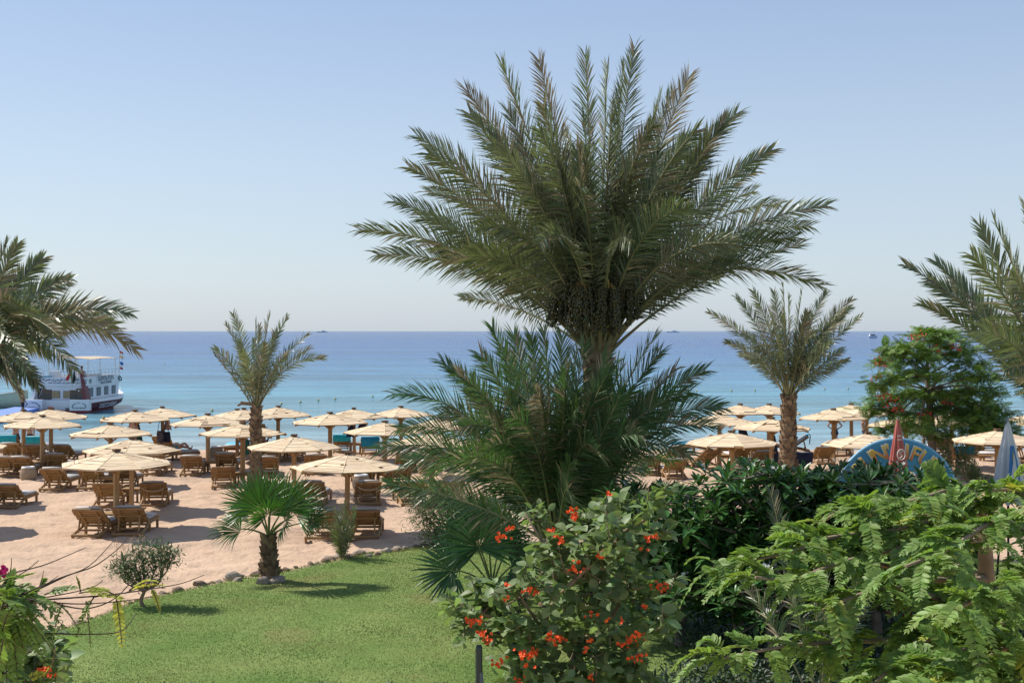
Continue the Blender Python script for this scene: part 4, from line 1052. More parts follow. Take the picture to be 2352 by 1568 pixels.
# a feather leaf: paired pinnae along a rachis
def feather(n=8, w=.085, l=.42):
    V = []; F = []
    for i in range(n):
        y = .12+.86*i/(n-1); s = l*math.sin(math.pi*(.18+.78*(i+.5)/n))
        for sg in (-1, 1):
            o = len(V); V += [(0,y-w*.35,0),(sg*s*.55,y-.02,.02),(sg*s,y+.10,-.05),(sg*s*.55,y+w*.9,.02),(0,y+w*.35,0)]
            F.append((o,o+1,o+2,o+3,o+4) if sg > 0 else (o+4,o+3,o+2,o+1,o))
    return V, F
FEATH = feather()
for zx, zy, s in CL:
    c = np.array(tuple(at(*Z6(zx, zy), D0+rng.uniform(-1.9,1.9)*min(1, .5+s*.5)))); k = int(np.argmin(np.linalg.norm(P - (c-np.array((0,0,.9))), axis=1))); s0 = P[max(k, 8)]
    limb(gt, [s0, (s0+c)/2 + rng.normal(0,.15,3), c - np.array((0,0,.1))], .05, .012, 5, 3)
    n = int(105*s); q = rng.normal(0,1,(n,3))*np.array((.42,.45,.12))*s
    O = c + q; a = rng.uniform(0,6.283,n); el = rng.normal(-.05,.3,n); out = nrm(q+1e-6)*.6
    Dv = np.stack([np.cos(a)*np.cos(el), np.sin(a)*np.cos(el), np.sin(el)],1)+out; X, Y, Z = frames(Dv, (0,0,1), rng, .35); l = rng.uniform(.34,.55,n)[:,None]
    gl.scatter(FEATH, O, X*l, Y*l, Z*l, 0)
gt.build("trunk", M_fbark, t); gl.build("crown", M_flame, t)
for zx, zy in ((1280,700),(1255,800),(1310,625),(1450,625),(1590,490),(1535,520),(1725,600),(1845,590),(1565,790),(1310,945),(1350,1010),(1410,1050),(1605,1100),(1620,1080),(1385,985),(1770,995),(1345,660),(1240,825)):
    c = np.array(tuple(at(*Z6(zx, zy), D0-1.0+rng.uniform(-.7,.3)))); g = Geo(); n = int(rng.integers(14,34)); O = c + rng.normal(0,1,(n,3))*np.array((.13,.12,.09))
    Dv = rng.normal(0,1,(n,3)); X, Y, Z = frames(Dv, (0,-.5,1), rng, .4); l = rng.uniform(.06,.10,n)[:,None]; g.scatter(L_OVAL, O, X*l*1.5, Y*l, Z*l)
    g.build("flower_cluster", M_redfl, t)

# ------------------------------------------------------------------ broad-leaved shrubs with orange flowers
M_cordia = pmat("dull_green_leaf", (.15,.215,.09), (.22,.29,.13), scale=2, rough=.5, spec=.4, isl=.35, transl=.36, tcol=(1.15,1.3,.6))
M_orange = pmat("orange_flower", (.80,.085,.012), (.88,.14,.02), scale=12, rough=.6, isl=.15, transl=.2)
M_twig = pmat("tan_bark", (.20,.15,.10), (.32,.25,.17), scale=6, rough=.9, bump=.3, bscale=25)
M_bud = pmat("green_buds", (.10,.14,.05), rough=.6)
PETAL = leaf_t((.08,.30,.46,.40,.0), .1, -.1)
def flower_head(t, c, rng, n=12, s=.045, mat=M_orange, spread=.06):
    g = Geo()
    for k in range(n):
        o = c + rng.normal(0,1,3)*np.array((spread,spread,spread*.55)); no = nrm(np.array((rng.normal(0,.5), -.75+rng.normal(0,.35), .5+rng.normal(0,.4)))); sv = nrm(np.cross(no,(1,.1,.1))); w = np.cross(no, sv)
        a = np.linspace(0,6.283,6,endpoint=False)+rng.uniform(0,1); Dv = np.cos(a)[:,None]*sv+np.sin(a)[:,None]*w+.35*no; X, Y, Z = frames(Dv, no, rng, .08); l = s*rng.uniform(.8,1.15)
        g.scatter(PETAL, np.repeat(o[None],6,0), X*l*.9, Y*l, Z*l)
    g.build("flower_cluster", mat, t)
def cordia(label, foot, limbs, clusters, flowers, D, seed, leafl, group="orange flowered shrubs", n_leaf=21):
    """limbs: survey polylines of the visible branches; clusters: (u, v, spread) of leafy tufts"""
    rng = np.random.default_rng(seed); t = thing("flowering_shrub", label, "shrub", foot, group); gt = Geo(); gl = Geo(); b = np.array(tuple(foot)); paths = []
    for pts, r0, r1 in limbs:
        Q = [np.array(tuple(at(u, v, D+d))) for u, v, d in pts]
        if r0 > .03: Q = [b, b*.4+Q[0]*.6+rng.normal(0,.08,3)] + Q
        paths.append(limb(gt, Q, r0, r1, 6))
    A = np.concatenate(paths)
    for u, v, s in clusters:
        c = np.array(tuple(at(u, v, D+rng.uniform(-.75,.75)))); k = int(np.argmin(np.linalg.norm((A-c)*np.array((1,.6,1))+np.array((0,0,.15)), axis=1)))
        m = int(rng.integers(2,4))
        for j in range(m):
            e = c + rng.normal(0,1,3)*np.array((.16,.2,.13))*s; tw = smooth_line([A[k], (A[k]+e)/2-np.array((0,0,.05))+rng.normal(0,.04,3), e], 4); gt.tube(tw, np.linspace(.011,.005,len(tw)), 4)
            n = int(rng.integers(n_leaf-5, n_leaf+4)); tt = rng.uniform(.35,1.0,n)**.7; O = tw[np.clip((tt*(len(tw)-1)).astype(int),0,len(tw)-1)] + rng.normal(0,.035,(n,3))*s
            a = rng.uniform(0,6.283,n); el = rng.normal(.15,.45,n); Dv = np.stack([np.cos(a)*np.cos(el), np.sin(a)*np.cos(el), np.sin(el)],1); X, Y, Z = frames(Dv, (0,0,1), rng, .55); l = leafl*rng.uniform(.55,1.15,n)[:,None]
            gl.scatter(L_CORDIA, O+Dv*.03, X*l, Y*l, Z*l, 0, True)
    gt.build("trunk", M_twig, t); gl.build("crown", M_cordia, t)
    for u, v, n, sp in flowers:
        flower_head(t, np.array(tuple(at(u, v, D-.75+rng.uniform(-.15,.15)))), rng, max(3, int(n*.75)), .021, M_orange, sp*.58)
    return t
Q4 = lambda x, y: (907.4+x*.30864, 1088.9+y*.30864)
Dc = 13.0
rng = np.random.default_rng(90); CLU = []
outline = [(1060,430,1.0),(960,300,.9),(1480,230,1.0),(1600,200,.9),(1560,290,1),(1900,290,1),(1820,330,1),(1430,310,1),(1700,420,1.1),(1900,470,1),(1850,560,1.1),(1500,450,1.1),(1620,520,1.1),(1250,560,1),(1150,540,.9),(1050,620,1),(1040,760,1),(900,830,1),(1000,880,1),(1150,850,1.1),(1300,900,1.1),(1500,850,1.1),(1700,780,1.1),(1650,650,1.1),(1420,700,1),(1820,700,1.1),(1950,700,.9),(1900,850,1),(1750,920,1.1),(1600,980,1.1),(620,940,1),(480,980,.9),(560,1030,1),(680,960,1),(780,960,1),(850,1050,1),(500,1200,.8),(580,1150,.8),(900,1150,1.1),(1050,1050,1.1),(1180,1100,1.1),(1300,1050,1.1),(1450,1060,1.1),(1600,1100,1.1),(1750,1080,1.1),(1900,1000,1),(1960,1080,.8),(1830,1180,1),(1650,1230,1.1),(1480,1230,1.1),(1320,1230,1.1),(1150,1240,1.1),(980,1300,1.1),(840,1290,.9),(900,1420,1.1),(1050,1430,1.1),(1200,1380,1.1),(1380,1370,1.1),(1560,1380,1.1),(1700,1380,1),(1820,1330,.9),(820,1500,1),(960,1530,1.1),(1130,1520,1.1),(1300,1520,1.1),(1470,1500,1.1),(1640,1500,1.1),(1780,1500,1),(1880,1530,1),(1000,1650,1.1),(1200,1650,1.1),(1400,1650,1.1),(1600,1650,1.1),(1750,1620,1),(1330,760,.9),(1230,700,.8),(1560,720,1),(1380,560,.9)]
for x, y, s in outline: CLU.append(Q4(x, y)+(s,))
FL = [(1590,140,6,.03),(1305,270,14,.055),(1335,320,12,.05),(860,400,8,.05),(795,470,14,.06),(1178,415,7,.05),(1240,470,9,.05),(1240,500,9,.05),(1890,475,9,.05),(1920,465,12,.055),(1550,600,16,.055),(1350,655,7,.03),(1345,705,14,.075),(985,850,12,.05),(1025,875,12,.05),(835,830,6,.03),(828,925,5,.03),(555,1090,14,.06),(600,1105,12,.06),(660,1180,12,.06),(680,1210,9,.05),(665,1255,5,.03),(1150,1195,12,.05),(1195,1235,14,.06),(1235,1215,12,.055),(945,1330,14,.06),(990,1350,14,.06),(1035,1325,12,.06),(775,1400,14,.07),(1450,1235,6,.035),(1415,1310,6,.04),(1470,1045,7,.05),(1590,1075,6,.03),(1780,1190,8,.05),(1760,1240,12,.06),(1710,1270,9,.06),(1830,1200,6,.04),(1800,1350,16,.08),(1960,850,14,.08),(1980,820,9,.05),(1865,985,6,.04),(1690,1090,5,.03),(990,1430,6,.05),(940,1520,7,.05),(1460,1515,5,.04),(1850,560,5,.04)]
FL = [Q4(x, y)+(n, sp) for x, y, n, sp in FL]
J = lambda x, y, d: Q4(x, y)+(d,)
LIMBS = [([J(1010,1250,0),J(1080,1130,-.1),J(1150,1010,-.2),J(1240,890,-.3),J(1400,720,-.4),J(1550,610,-.5),J(1700,430,-.3),J(1880,330,-.2)],.05,.012),
         ([J(1240,890,-.3),J(1330,900,-.2),J(1480,890,-.1)],.02,.008),([J(1170,660,0),J(1110,520,-.1),J(1030,390,-.1),J(970,290,0)],.018,.008),([J(1200,830,.2),J(1170,660,0)],.02,.018),
         ([J(1500,1300,.3),J(1620,1050,.3),J(1750,820,.2),J(1880,560,.1)],.045,.012),([J(1000,1500,.2),J(840,1250,.1),J(700,1060,0),J(520,970,-.1)],.04,.01),([J(1430,700,-.4),J(1550,705,-.3),J(1700,780,-.2),J(1900,850,-.1)],.02,.008),
         ([J(1300,1500,-.1),J(1400,1200,0),J(1450,900,.3),J(1500,500,.3),J(1580,230,.2)],.045,.01),([J(1600,1520,.2),J(1800,1300,.1),J(1950,1060,0)],.04,.01),([J(1080,1130,-.1),J(960,950,-.2),J(880,820,-.2)],.02,.008)]
cordia("tall shrub in the middle foreground with rounded dull leaves and many orange flower clusters", Vector(((1400-1176)/FV*Dc, Dc, 0)), LIMBS, CLU, FL, Dc, 91, .145)
q3 = lambda x, y: (x*.30864, 1197.8+y*.30864)
CL2 = [q3(*p)+(.9,) for p in ((30,880),(80,900),(150,850),(60,990),(130,950),(190,1000),(30,1080),(120,1080),(200,1080),(260,1010),(60,1170),(160,1160),(250,1130),(320,1180),(-80,1000),(-90,1150),(-200,1100),(-60,900),(230,920),(300,1100))]
FL2 = [q3(95,980)+(14,.045), q3(140,965)+(14,.045), q3(345,1100)+(12,.04), q3(355,1130)+(9,.035)]
Dl = 10.0
cordia("shrub in the bottom left corner with dark rounded leaves and an orange flower", Vector(((-60-1176)/FV*Dl, Dl, 0)), [([q3(-50,1250)+(0,),q3(60,1100)+(0,),q3(150,980)+(-.1,),q3(60,870)+(0,)],.04,.01),([q3(100,1250)+(0,),q3(200,1120)+(0,),q3(300,1080)+(0,)],.035,.01)], CL2, FL2, Dl, 92, .13)

# ------------------------------------------------------------------ small tree on the lawn edge, flowering shrub behind the fan palm
M_olive = pmat("olive_leaf", (.07,.12,.045), (.12,.17,.07), scale=2, rough=.55, spec=.35, isl=.35, transl=.2)
M_pinkish = pmat("peach_flower", (.60,.30,.20), (.68,.42,.25), scale=12, rough=.7, isl=.2)
def tufted(name, label, cat, foot, tufts, D, seed, ll, n, spread, blooms=(), trunk=.045, leaf=L_NARROW, mat=None, tw=M_twig, bark_r=.012):
    rng = np.random.default_rng(seed); t = thing(name, label, cat, foot); gt = Geo(); gl = Geo(); b = np.array(tuple(foot))
    T_ = [np.array(tuple(at(u, v, D+rng.uniform(-.5,.5)*spread[1]*2))) for u, v in tufts]; cen = np.mean(T_, 0); fork = b*.62+cen*.38
    limb(gt, [b, (b+fork)/2+rng.normal(0,.04,3), fork], trunk, trunk*.75, 7)
    for c in T_:
        P = limb(gt, [fork, (fork+c)/2+rng.normal(0,.1,3), c], trunk*.5, bark_r*.5, 5)
        q = rng.normal(0,1,(n,3))*np.array((spread[0],spread[1],spread[2])); O = c+q; a = rng.uniform(0,6.283,n); el = rng.normal(.35,.5,n)
        Dv = np.stack([np.cos(a)*np.cos(el), np.sin(a)*np.cos(el), np.sin(el)],1)+nrm(q)*.5; X, Y, Z = frames(Dv, (0,0,1), rng, .5); l = ll*rng.uniform(.6,1.2,n)[:,None]
        gl.scatter(leaf, O, X*l, Y*l, Z*l, 0, True)
        for k in range(5):
            e = c+rng.normal(0,1,3)*np.array(spread); gt.tube([P[len(P)//2], (P[-1]+e)/2, e], [.008,.006,.003], 4)
    gt.build("trunk", tw, t); gl.build("crown", mat or M_olive, t)
    for u, v, dd in blooms:
        c = np.array(tuple(at(u, v, D+dd))); g = Geo(); m = 16; O = c+rng.normal(0,1,(m,3))*np.array((.05,.05,.03)); X, Y, Z = frames(rng.normal(0,1,(m,3))+np.array((0,0,.6)), (0,-1,.4), rng, .3)
        g.scatter(L_NARROW, O, X*.06, Y*.055, Z*.05); g.tube([c-np.array((0,0,.35)), c], [.006,.004], 4); g.build("flower_cluster", M_pinkish, t)
    return t
f = ground(331, 1396)
tufted("small_tree", "small crooked grey-green tree on the lawn edge with shadow on the grass", "tree", f, [q3(*p) for p in ((1060,205),(1195,215),(1265,240),(1240,290),(905,330),(960,290),(900,370),(1050,390),(1140,420),(990,410),(1160,290),(1080,290))], f.y, 101, .12, 230, (.13,.16,.10), [q3(*p)+(0,) for p in ((990,135),(1060,120),(870,150),(930,175),(850,275),(900,205))], .05)
f = ground(1015, 1262)
z2 = lambda x, y: Z2(x, y)
tufted("flowering_shrub", "loose green shrub with peach flower tips behind the dark fan palm", "shrub", f, [z2(*p) for p in ((2080,930),(2200,930),(2300,960),(1960,1010),(1900,1080),(2050,1050),(2200,1050),(1930,1160),(2040,1150),(2180,1150),(1960,1250),(2080,1260),(2230,1230),(2330,1080),(1990,1330),(2120,1330),(2400,1010),(2380,1180),(2500,1100),(2480,1010))], f.y+.3, 102, .13, 300, (.2,.24,.15), [z2(*p)+(-.3,) for p in ((2060,885),(2110,900),(2160,880),(2220,890),(1960,990),(1900,1000),(2280,900),(1870,1050),(2010,940),(2330,930))], .06, mat=pmat("light_green_leaf", (.075,.125,.04), (.13,.18,.07), scale=2, rough=.5, spec=.3, isl=.3, transl=.25))
# ------------------------------------------------------------------ foreground pinnate trees near the balcony
M_pin = pmat("pinnate_leaf", (.15,.255,.058), (.22,.33,.085), scale=2.5, rough=.5, spec=.4, isl=.22, transl=.38, tcol=(1.25,1.3,.55))
M_pin_y = pmat("pinnate_leaf_yellow", (.36,.42,.07), (.46,.48,.12), scale=2.5, rough=.5, spec=.35, isl=.2, transl=.45, tcol=(1.2,1.15,.5))
M_darktw = pmat("dark_twig", (.045,.03,.024), (.09,.065,.05), scale=8, rough=.85)
LFT = leaf_t((.05,.20,.245,.22,.13,.0), .25, .05)
def pinnate(gl, gt, b, d, L, rng, n=11, droop=.5, lw=.9, lm=0):
    """one compound leaf: drooping rachis with paired oblong leaflets"""
    d = nrm(d); ctrl = b + d*L*.5; tip = b + d*L*.86 + np.array((0,0,-1))*L*droop
    t = np.linspace(.16,1,n); P = bez(b, ctrl, tip, t); T = nrm(2*(1-t)[:,None]*(ctrl-b)+2*t[:,None]*(tip-ctrl))
    gt.tube(bez(b, ctrl, tip, np.linspace(0,1,6)), np.linspace(.0035,.0015,6), 4, 1, cap=False)
    U = np.array((0,0,1.0)) + rng.normal(0,.25,3) + np.array((d[0],d[1],0))*.9; S = nrm(np.cross(T, np.broadcast_to(U, T.shape))); Nn = np.cross(S, T)
    ll = L*.215*np.sin(np.pi*(.22+.62*t))*rng.uniform(.92,1.08,n)
    for sg in (-1, 1):
        a = rng.normal(.95,.08,n); Dv = T*np.cos(a)[:,None]+sg*S*np.sin(a)[:,None]+Nn*rng.normal(.10,.10,n)[:,None]; X, Y, Z = frames(Dv, Nn.mean(0), rng, .18)
        gl.scatter(LFT, P, X*(ll*lw)[:,None], Y*ll[:,None], Z*ll[:,None], lm, True)
    X, Y, Z = frames(T[-1:], Nn.mean(0), rng, .1); gl.scatter(LFT, P[-1:], X*ll[-1]*lw, Y*ll[-1], Z*ll[-1], lm, True)
rng = np.random.default_rng(111)
Df = 6.0; foot = Vector(((2420-1176)/FV*Df, Df+.6, 0)); t = thing("pinnate_tree", "bright green tree with drooping feather leaves filling the bottom right foreground", "tree", foot, None)
gt = Geo(); gl = Geo(); b = np.array(tuple(foot))
stem = limb(gt, [b, b+np.array((-.05,0,1.5)), b+np.array((-.12,-.1,3.0)), at(2270,1500,Df+.3), at(2265,1330,Df+.2), at(2262,1215,Df+.1)], .10, .03, 8)
stem2 = limb(gt, [b+np.array((-.12,-.1,3.0)), at(2420,1500,Df-.3), at(2440,1300,Df-.5)], .06, .03, 7)
BR = [[(2262,1215,.1),(2222,1175,0),(2060,1215,-.2),(1900,1236,-.3),(1814,1268,-.4),(1640,1300,-.5)],
 [(2262,1240,.1),(2150,1185,.2),(2000,1180,.3),(1930,1175,.4),(1880,1205,.4)],
 [(2262,1260,.1),(2200,1230,-.1),(2088,1253,-.3),(1925,1294,-.5),(1822,1331,-.6),(1735,1325,-.7)],
 [(2265,1330,.1),(2150,1330,0),(2040,1300,-.2),(1940,1270,-.3),(1860,1235,-.2)],
 [(2268,1400,.1),(2180,1380,-.3),(2060,1350,-.6),(1960,1370,-.7),(1890,1400,-.8)],
 [(2280,1420,0),(2220,1440,-.3),(2129,1465,-.5),(1944,1473,-.5),(1807,1483,-.6),(1665,1510,-.7)],
 [(2296,1349,0),(2240,1375,-.3),(2129,1468,-.7),(2050,1530,-.9),(1996,1580,-1)],
 [(2300,1500,0),(2220,1510,-.4),(2120,1560,-.7),(2000,1610,-.8),(1900,1620,-.8)],
 [(2352,1430,-.4),(2280,1440,-.8),(2200,1500,-1),(2130,1540,-1.1)],
 [(2262,1215,.1),(2250,1160,0),(2200,1125,-.1),(2130,1140,-.2),(2040,1165,-.2),(1980,1180,-.3)],
 [(2262,1215,.1),(2290,1150,0),(2330,1115,-.1),(2400,1120,-.2)],
 [(2440,1300,-.5),(2360,1220,-.6),(2280,1200,-.8),(2180,1260,-1),(2080,1300,-1.1)],
 [(2440,1300,-.5),(2370,1330,-.9),(2280,1360,-1.2),(2190,1400,-1.4)],
 [(2262,1215,.1),(2150,1140,.4),(2080,1150,.6),(1990,1160,.7)],
 [(2420,1500,-.3),(2350,1560,-.8),(2260,1590,-1.1)],
 [(2420,1500,-.3),(2330,1480,-.8),(2230,1540,-1.2),(2150,1600,-1.3)],
 [(2265,1330,.1),(2180,1290,.5),(2080,1250,.7),(1990,1240,.8)],
 [(2440,1300,-.5),(2400,1180,-.5),(2340,1130,-.5),(2280,1125,-.6)],
 [(2280,1420,0),(2150,1520,.3),(2050,1590,.3)],[(2440,1300,-.5),(2600,1250,-.4),(2750,1300,-.4)],[(2440,1300,-.5),(2550,1400,-.9),(2700,1450,-1)]]
for k, br in enumerate(BR):
    P = limb(gt, [at(u, v, Df+d) for u, v, d in br], .017, .006, 5, 6)
    seg = np.concatenate([[0], np.cumsum(np.linalg.norm(np.diff(P,axis=0),axis=1))]); Lt = seg[-1]
    s = .10*Lt
    while s < Lt+.001:
        i = min(np.searchsorted(seg, s), len(P)-1); p = P[i]; tan = nrm(P[i]-P[max(i-2,0)]) if i else nrm(P[1]-P[0])
        for j in range(int(rng.integers(2,6))):
            sd = nrm(np.cross(tan,(0,0,1)))*rng.choice([-1,1]); d = tan*rng.uniform(.1,.9)+sd*rng.uniform(.2,1)+np.array((0,0,rng.uniform(-.1,.75)))
            if rng.random() < .35: d += np.array((-.5,-.3,0))
            pinnate(gl, gt, p+rng.normal(0,.012,3), d, rng.uniform(.16,.265), rng, int(rng.integers(11,15)), rng.uniform(.15,.75), lm=1 if rng.random() < .03 else 0)
        s += rng.uniform(.055,.10)
limb(gt, [at(*p) for p in ((2175,1165,Df),(2120,1135,Df-.1),(2085,1108,Df-.1),(2050,1088,Df-.1))], .006, .002, 5)
gt.build("trunk", [M_twig, M_pin], t); gl.build("crown", [M_pin, M_pin_y], t)

rng = np.random.default_rng(121)
Dq = 5.6; foot = Vector(((-260-1176)/FV*Dq, Dq, 0)); t = thing("pinnate_tree", "sparse tree at the left edge with bare arching twigs and yellow-green feather leaves", "tree", foot, None)
gt = Geo(); gl = Geo(); b = np.array(tuple(foot)); q3d = lambda x, y, d=0: at(*q3(x, y), Dq+d)
limb(gt, [b, b+np.array((.03,0,2)), q3d(-500,900), q3d(-250,700)], .07, .03, 7)
for pts, r in (([(-250,700),(-120,470),(0,405),(300,330),(480,260),(640,190)],.008),([(-250,700),(0,620),(190,530),(440,420),(660,330),(840,150)],.009),([(-250,700),(0,600),(200,540),(500,400),(700,330),(880,200),(950,115)],.009),
               ([(-250,700),(50,600),(270,575),(480,625),(640,645),(800,600),(920,510),(1040,345)],.009),([(-250,700),(50,620),(270,585),(600,560),(840,540),(1180,490),(1360,455),(1520,395)],.009),([(-250,700),(0,640),(300,600),(600,610),(900,590),(1180,550)],.008),
               ([(-250,800),(0,790),(170,820),(450,832),(700,835),(880,820),(960,760),(1015,675)],.008),([(0,490),(50,430),(80,350),(85,270)],.005),([(100,420),(200,360),(290,285)],.005),([(290,490),(310,430),(325,365)],.004),([(250,530),(350,460),(435,400)],.004),
               ([(170,770),(260,720),(320,650)],.005),([(350,560),(560,520),(700,480),(765,435)],.005),([(0,1150),(120,1060),(200,980),(255,920)],.006),([(220,1190),(250,1110),(268,1000),(265,950)],.004),([(-100,560),(30,470),(150,480),(235,465)],.005)):
    limb(gt, [q3d(x, y, rng.uniform(-.08,.08)) for x, y in pts], r*.6, .0016, 5, 4)
for x, y, d, L, dr, m in ((40,460,(1,0,.5),.26,.1,0),(20,470,(.6,-.3,.5),.2,.2,0),(300,500,(.3,0,.9),.14,.3,0),(330,540,(1,0,.35),.26,.12,0),(600,520,(-.2,0,.9),.16,.2,1),(590,530,(.8,-.2,.2),.26,.25,1),(700,560,(-.3,-.2,-.4),.2,.6,0),(690,560,(1,-.1,.25),.28,.3,1),
                     (850,540,(-.8,0,.4),.26,.25,1),(860,545,(.2,-.2,-.6),.24,.6,1),(930,530,(1,0,.45),.34,.2,1),(960,510,(.8,.2,.6),.26,.3,1),(1120,490,(.3,-.2,-.3),.14,.5,1),(640,590,(.1,0,-.6),.22,.6,0),(470,600,(-.2,-.2,-.5),.2,.7,0),(400,590,(.8,0,-.4),.22,.5,0),
                     (120,560,(1,0,.2),.3,.3,0),(60,560,(.2,0,.9),.24,.1,0),(30,620,(.5,-.4,-.2),.3,.6,0),(120,640,(.8,-.2,-.3),.34,.4,0),(80,640,(.2,-.2,-.8),.4,.5,0),(20,680,(.2,-.3,-.8),.42,.6,0),(-40,600,(.4,-.2,.5),.3,.2,0),(60,760,(.3,-.2,-.7),.36,.6,0),(-60,720,(.5,-.3,-.5),.4,.5,0),(150,600,(.6,-.1,.6),.24,.2,0),
                     (220,580,(.9,-.3,.1),.3,.3,0),(160,700,(.5,-.2,-.4),.3,.5,0),(-20,560,(.3,.2,.8),.3,.2,0),(10,540,(-.2,0,.9),.25,.1,0),(180,1190,(.6,0,.4),.2,.2,1),(320,1180,(.3,0,.7),.16,.2,1),(250,1200,(-.4,0,.4),.2,.2,0),(100,600,(.9,-.2,-.1),.34,.35,0),(0,600,(.9,-.2,.1),.34,.3,0)):
    pinnate(gl, gt, np.array(tuple(q3d(x, y, rng.uniform(-.1,.1)))), np.array(d, float), L*.64, rng, int(rng.integers(10,14)), dr, lm=m)
for k in range(70):
    x, y = rng.uniform(-160, 190), rng.uniform(500, 900); d = np.array((rng.uniform(-.3,1), rng.uniform(-.5,.2), rng.uniform(-.8,.6)))
    if x > 120 and y > 760: continue
    pinnate(gl, gt, np.array(tuple(q3d(x-40, y-40, rng.uniform(-.25,.25)))), d, rng.uniform(.15,.24), rng, int(rng.integers(10,14)), rng.uniform(.1,.6), lm=0)
gt.build("trunk", [M_darktw, M_darktw], t); gl.build("crown", [M_pin, M_pin_y], t)
t2 = thing("bougainvillea", "magenta bougainvillea bloom on a twig at the left edge", "flower", q3d(15,366,.3)); c = np.array(tuple(q3d(12,366,.3)))
g = Geo(); O = c+rng.normal(0,1,(30,3))*np.array((.018,.018,.014)); X, Y, Z = frames(rng.normal(0,1,(30,3)), (0,-1,.4), rng, .4); g.scatter(L_OVAL, O, X*.04, Y*.03, Z*.03); g.build("bloom", pmat("magenta_bract", (.45,.012,.12), (.55,.02,.18), rough=.6, transl=.3), t2)
g = Geo(); g.tube(smooth_line([q3d(-260,720), q3d(-160,420,.2), q3d(12,372,.3)], 5), .005, 5); g.build("twig", M_darktw, t2)

# ------------------------------------------------------------------ dark ground cover, low clipped hedge, post
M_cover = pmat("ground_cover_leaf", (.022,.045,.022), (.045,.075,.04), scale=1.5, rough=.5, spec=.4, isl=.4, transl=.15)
rng = np.random.default_rng(131); gc = Geo(); n = 0
pts = []
while len(pts) < 26000:
    D = rng.uniform(18.5, 28.5); u = rng.uniform(1450, 2480); x = (u-1176)/FV*D
    # bed with a wavy front edge
    lim = 1500 + 70*math.sin(D*.9) + (D-24)**2*2 - (40 if D > 26 else 0)
    if u < lim or (D > 26.2 and u < 1640): continue
    hh = .42*(.6+.8*float(vnoise(np.array([x*.9]), np.array([D*.9]), 21)[0])); pts.append((x, D, hh*math.sqrt(rng.random())))
O = np.array(pts); N_ = len(O); a = rng.uniform(0,6.283,N_); el = rng.normal(.5,.45,N_); Dv = np.stack([np.cos(a)*np.cos(el), np.sin(a)*np.cos(el), np.sin(el)],1); X, Y, Z = frames(Dv, (0,0,1), rng, .4); l = rng.uniform(.08,.15,N_)[:,None]
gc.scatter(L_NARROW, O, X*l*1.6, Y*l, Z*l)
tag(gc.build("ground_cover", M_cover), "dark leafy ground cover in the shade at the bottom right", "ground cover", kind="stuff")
gc = Geo(); N_ = 9000; x = rng.uniform(-6.2, 1.6, N_); y = rng.uniform(19.0, 20.1, N_); z = (.36+.06*vnoise(x*2,y*2,3))*np.sqrt(rng.random(N_)); O = np.stack([x,y,z],1); a = rng.uniform(0,6.283,N_); el = rng.normal(.7,.4,N_); Dv = np.stack([np.cos(a)*np.cos(el), np.sin(a)*np.cos(el), np.sin(el)],1); X, Y, Z = frames(Dv, (0,0,1), rng, .4); l = rng.uniform(.05,.09,N_)[:,None]
gc.scatter(L_NARROW, O, X*l*2, Y*l, Z*l)
tag(gc.build("clipped_hedge", M_olive), "low clipped hedge along the bottom edge of the lawn", "hedge")
# low dark shrub behind the fan palm's base and shrub by the lawn strip
for lab, u, v, w, h, s in (("dark twiggy shrub under the left end of the frangipani hedge",1608,1345,.55,.75,1),("dark small-leaved shrub at the fan palm's foot beside the orange flowers",1175,1415,.75,.75,2),("twiggy dark shrub low behind the orange flowered shrub",1470,1330,.8,.9,3)):
    f = ground(u, v); t = thing("dark_shrub", lab, "shrub", f); g = Geo(); gt = Geo(); b = np.array(tuple(f)); n = 1500
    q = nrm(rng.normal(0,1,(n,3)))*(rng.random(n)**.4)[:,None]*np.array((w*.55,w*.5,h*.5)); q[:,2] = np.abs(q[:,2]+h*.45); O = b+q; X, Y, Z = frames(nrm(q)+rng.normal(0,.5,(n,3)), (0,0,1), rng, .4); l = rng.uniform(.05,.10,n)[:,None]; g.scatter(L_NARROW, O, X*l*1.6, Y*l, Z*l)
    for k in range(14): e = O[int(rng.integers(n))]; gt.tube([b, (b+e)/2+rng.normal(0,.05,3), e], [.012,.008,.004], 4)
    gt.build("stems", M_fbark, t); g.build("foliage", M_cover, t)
Dp = 12.2; c = at(1101, 1568, Dp); top = at(1100, 1480, Dp); M_pole = pmat("dark_green_metal", (.012,.03,.026), (.02,.04,.035), rough=.35, spec=.5)
t = thing("metal_post", "dark green metal post with a slanted brace at the bottom middle", "post", (top.x, Dp, 0)); g = Geo()
z = top.z; g.lathe([(.034,0),(.034,z-.05),(.032,z-.02),(.024,z-.004),(0,z)], 14); g.build("post", M_pole, t, (0,0,0))
g = Geo(); g.beam((.02,-.02,z-.26), (.12,-.12,z-1.6), .035, .02); g.beam((.12,-.12,z-1.6), (.12,-.12,0), .035, .035); g.build("brace", pmat("grey_metal", (.09,.12,.15), rough=.4, spec=.5), t, (0,0,0))
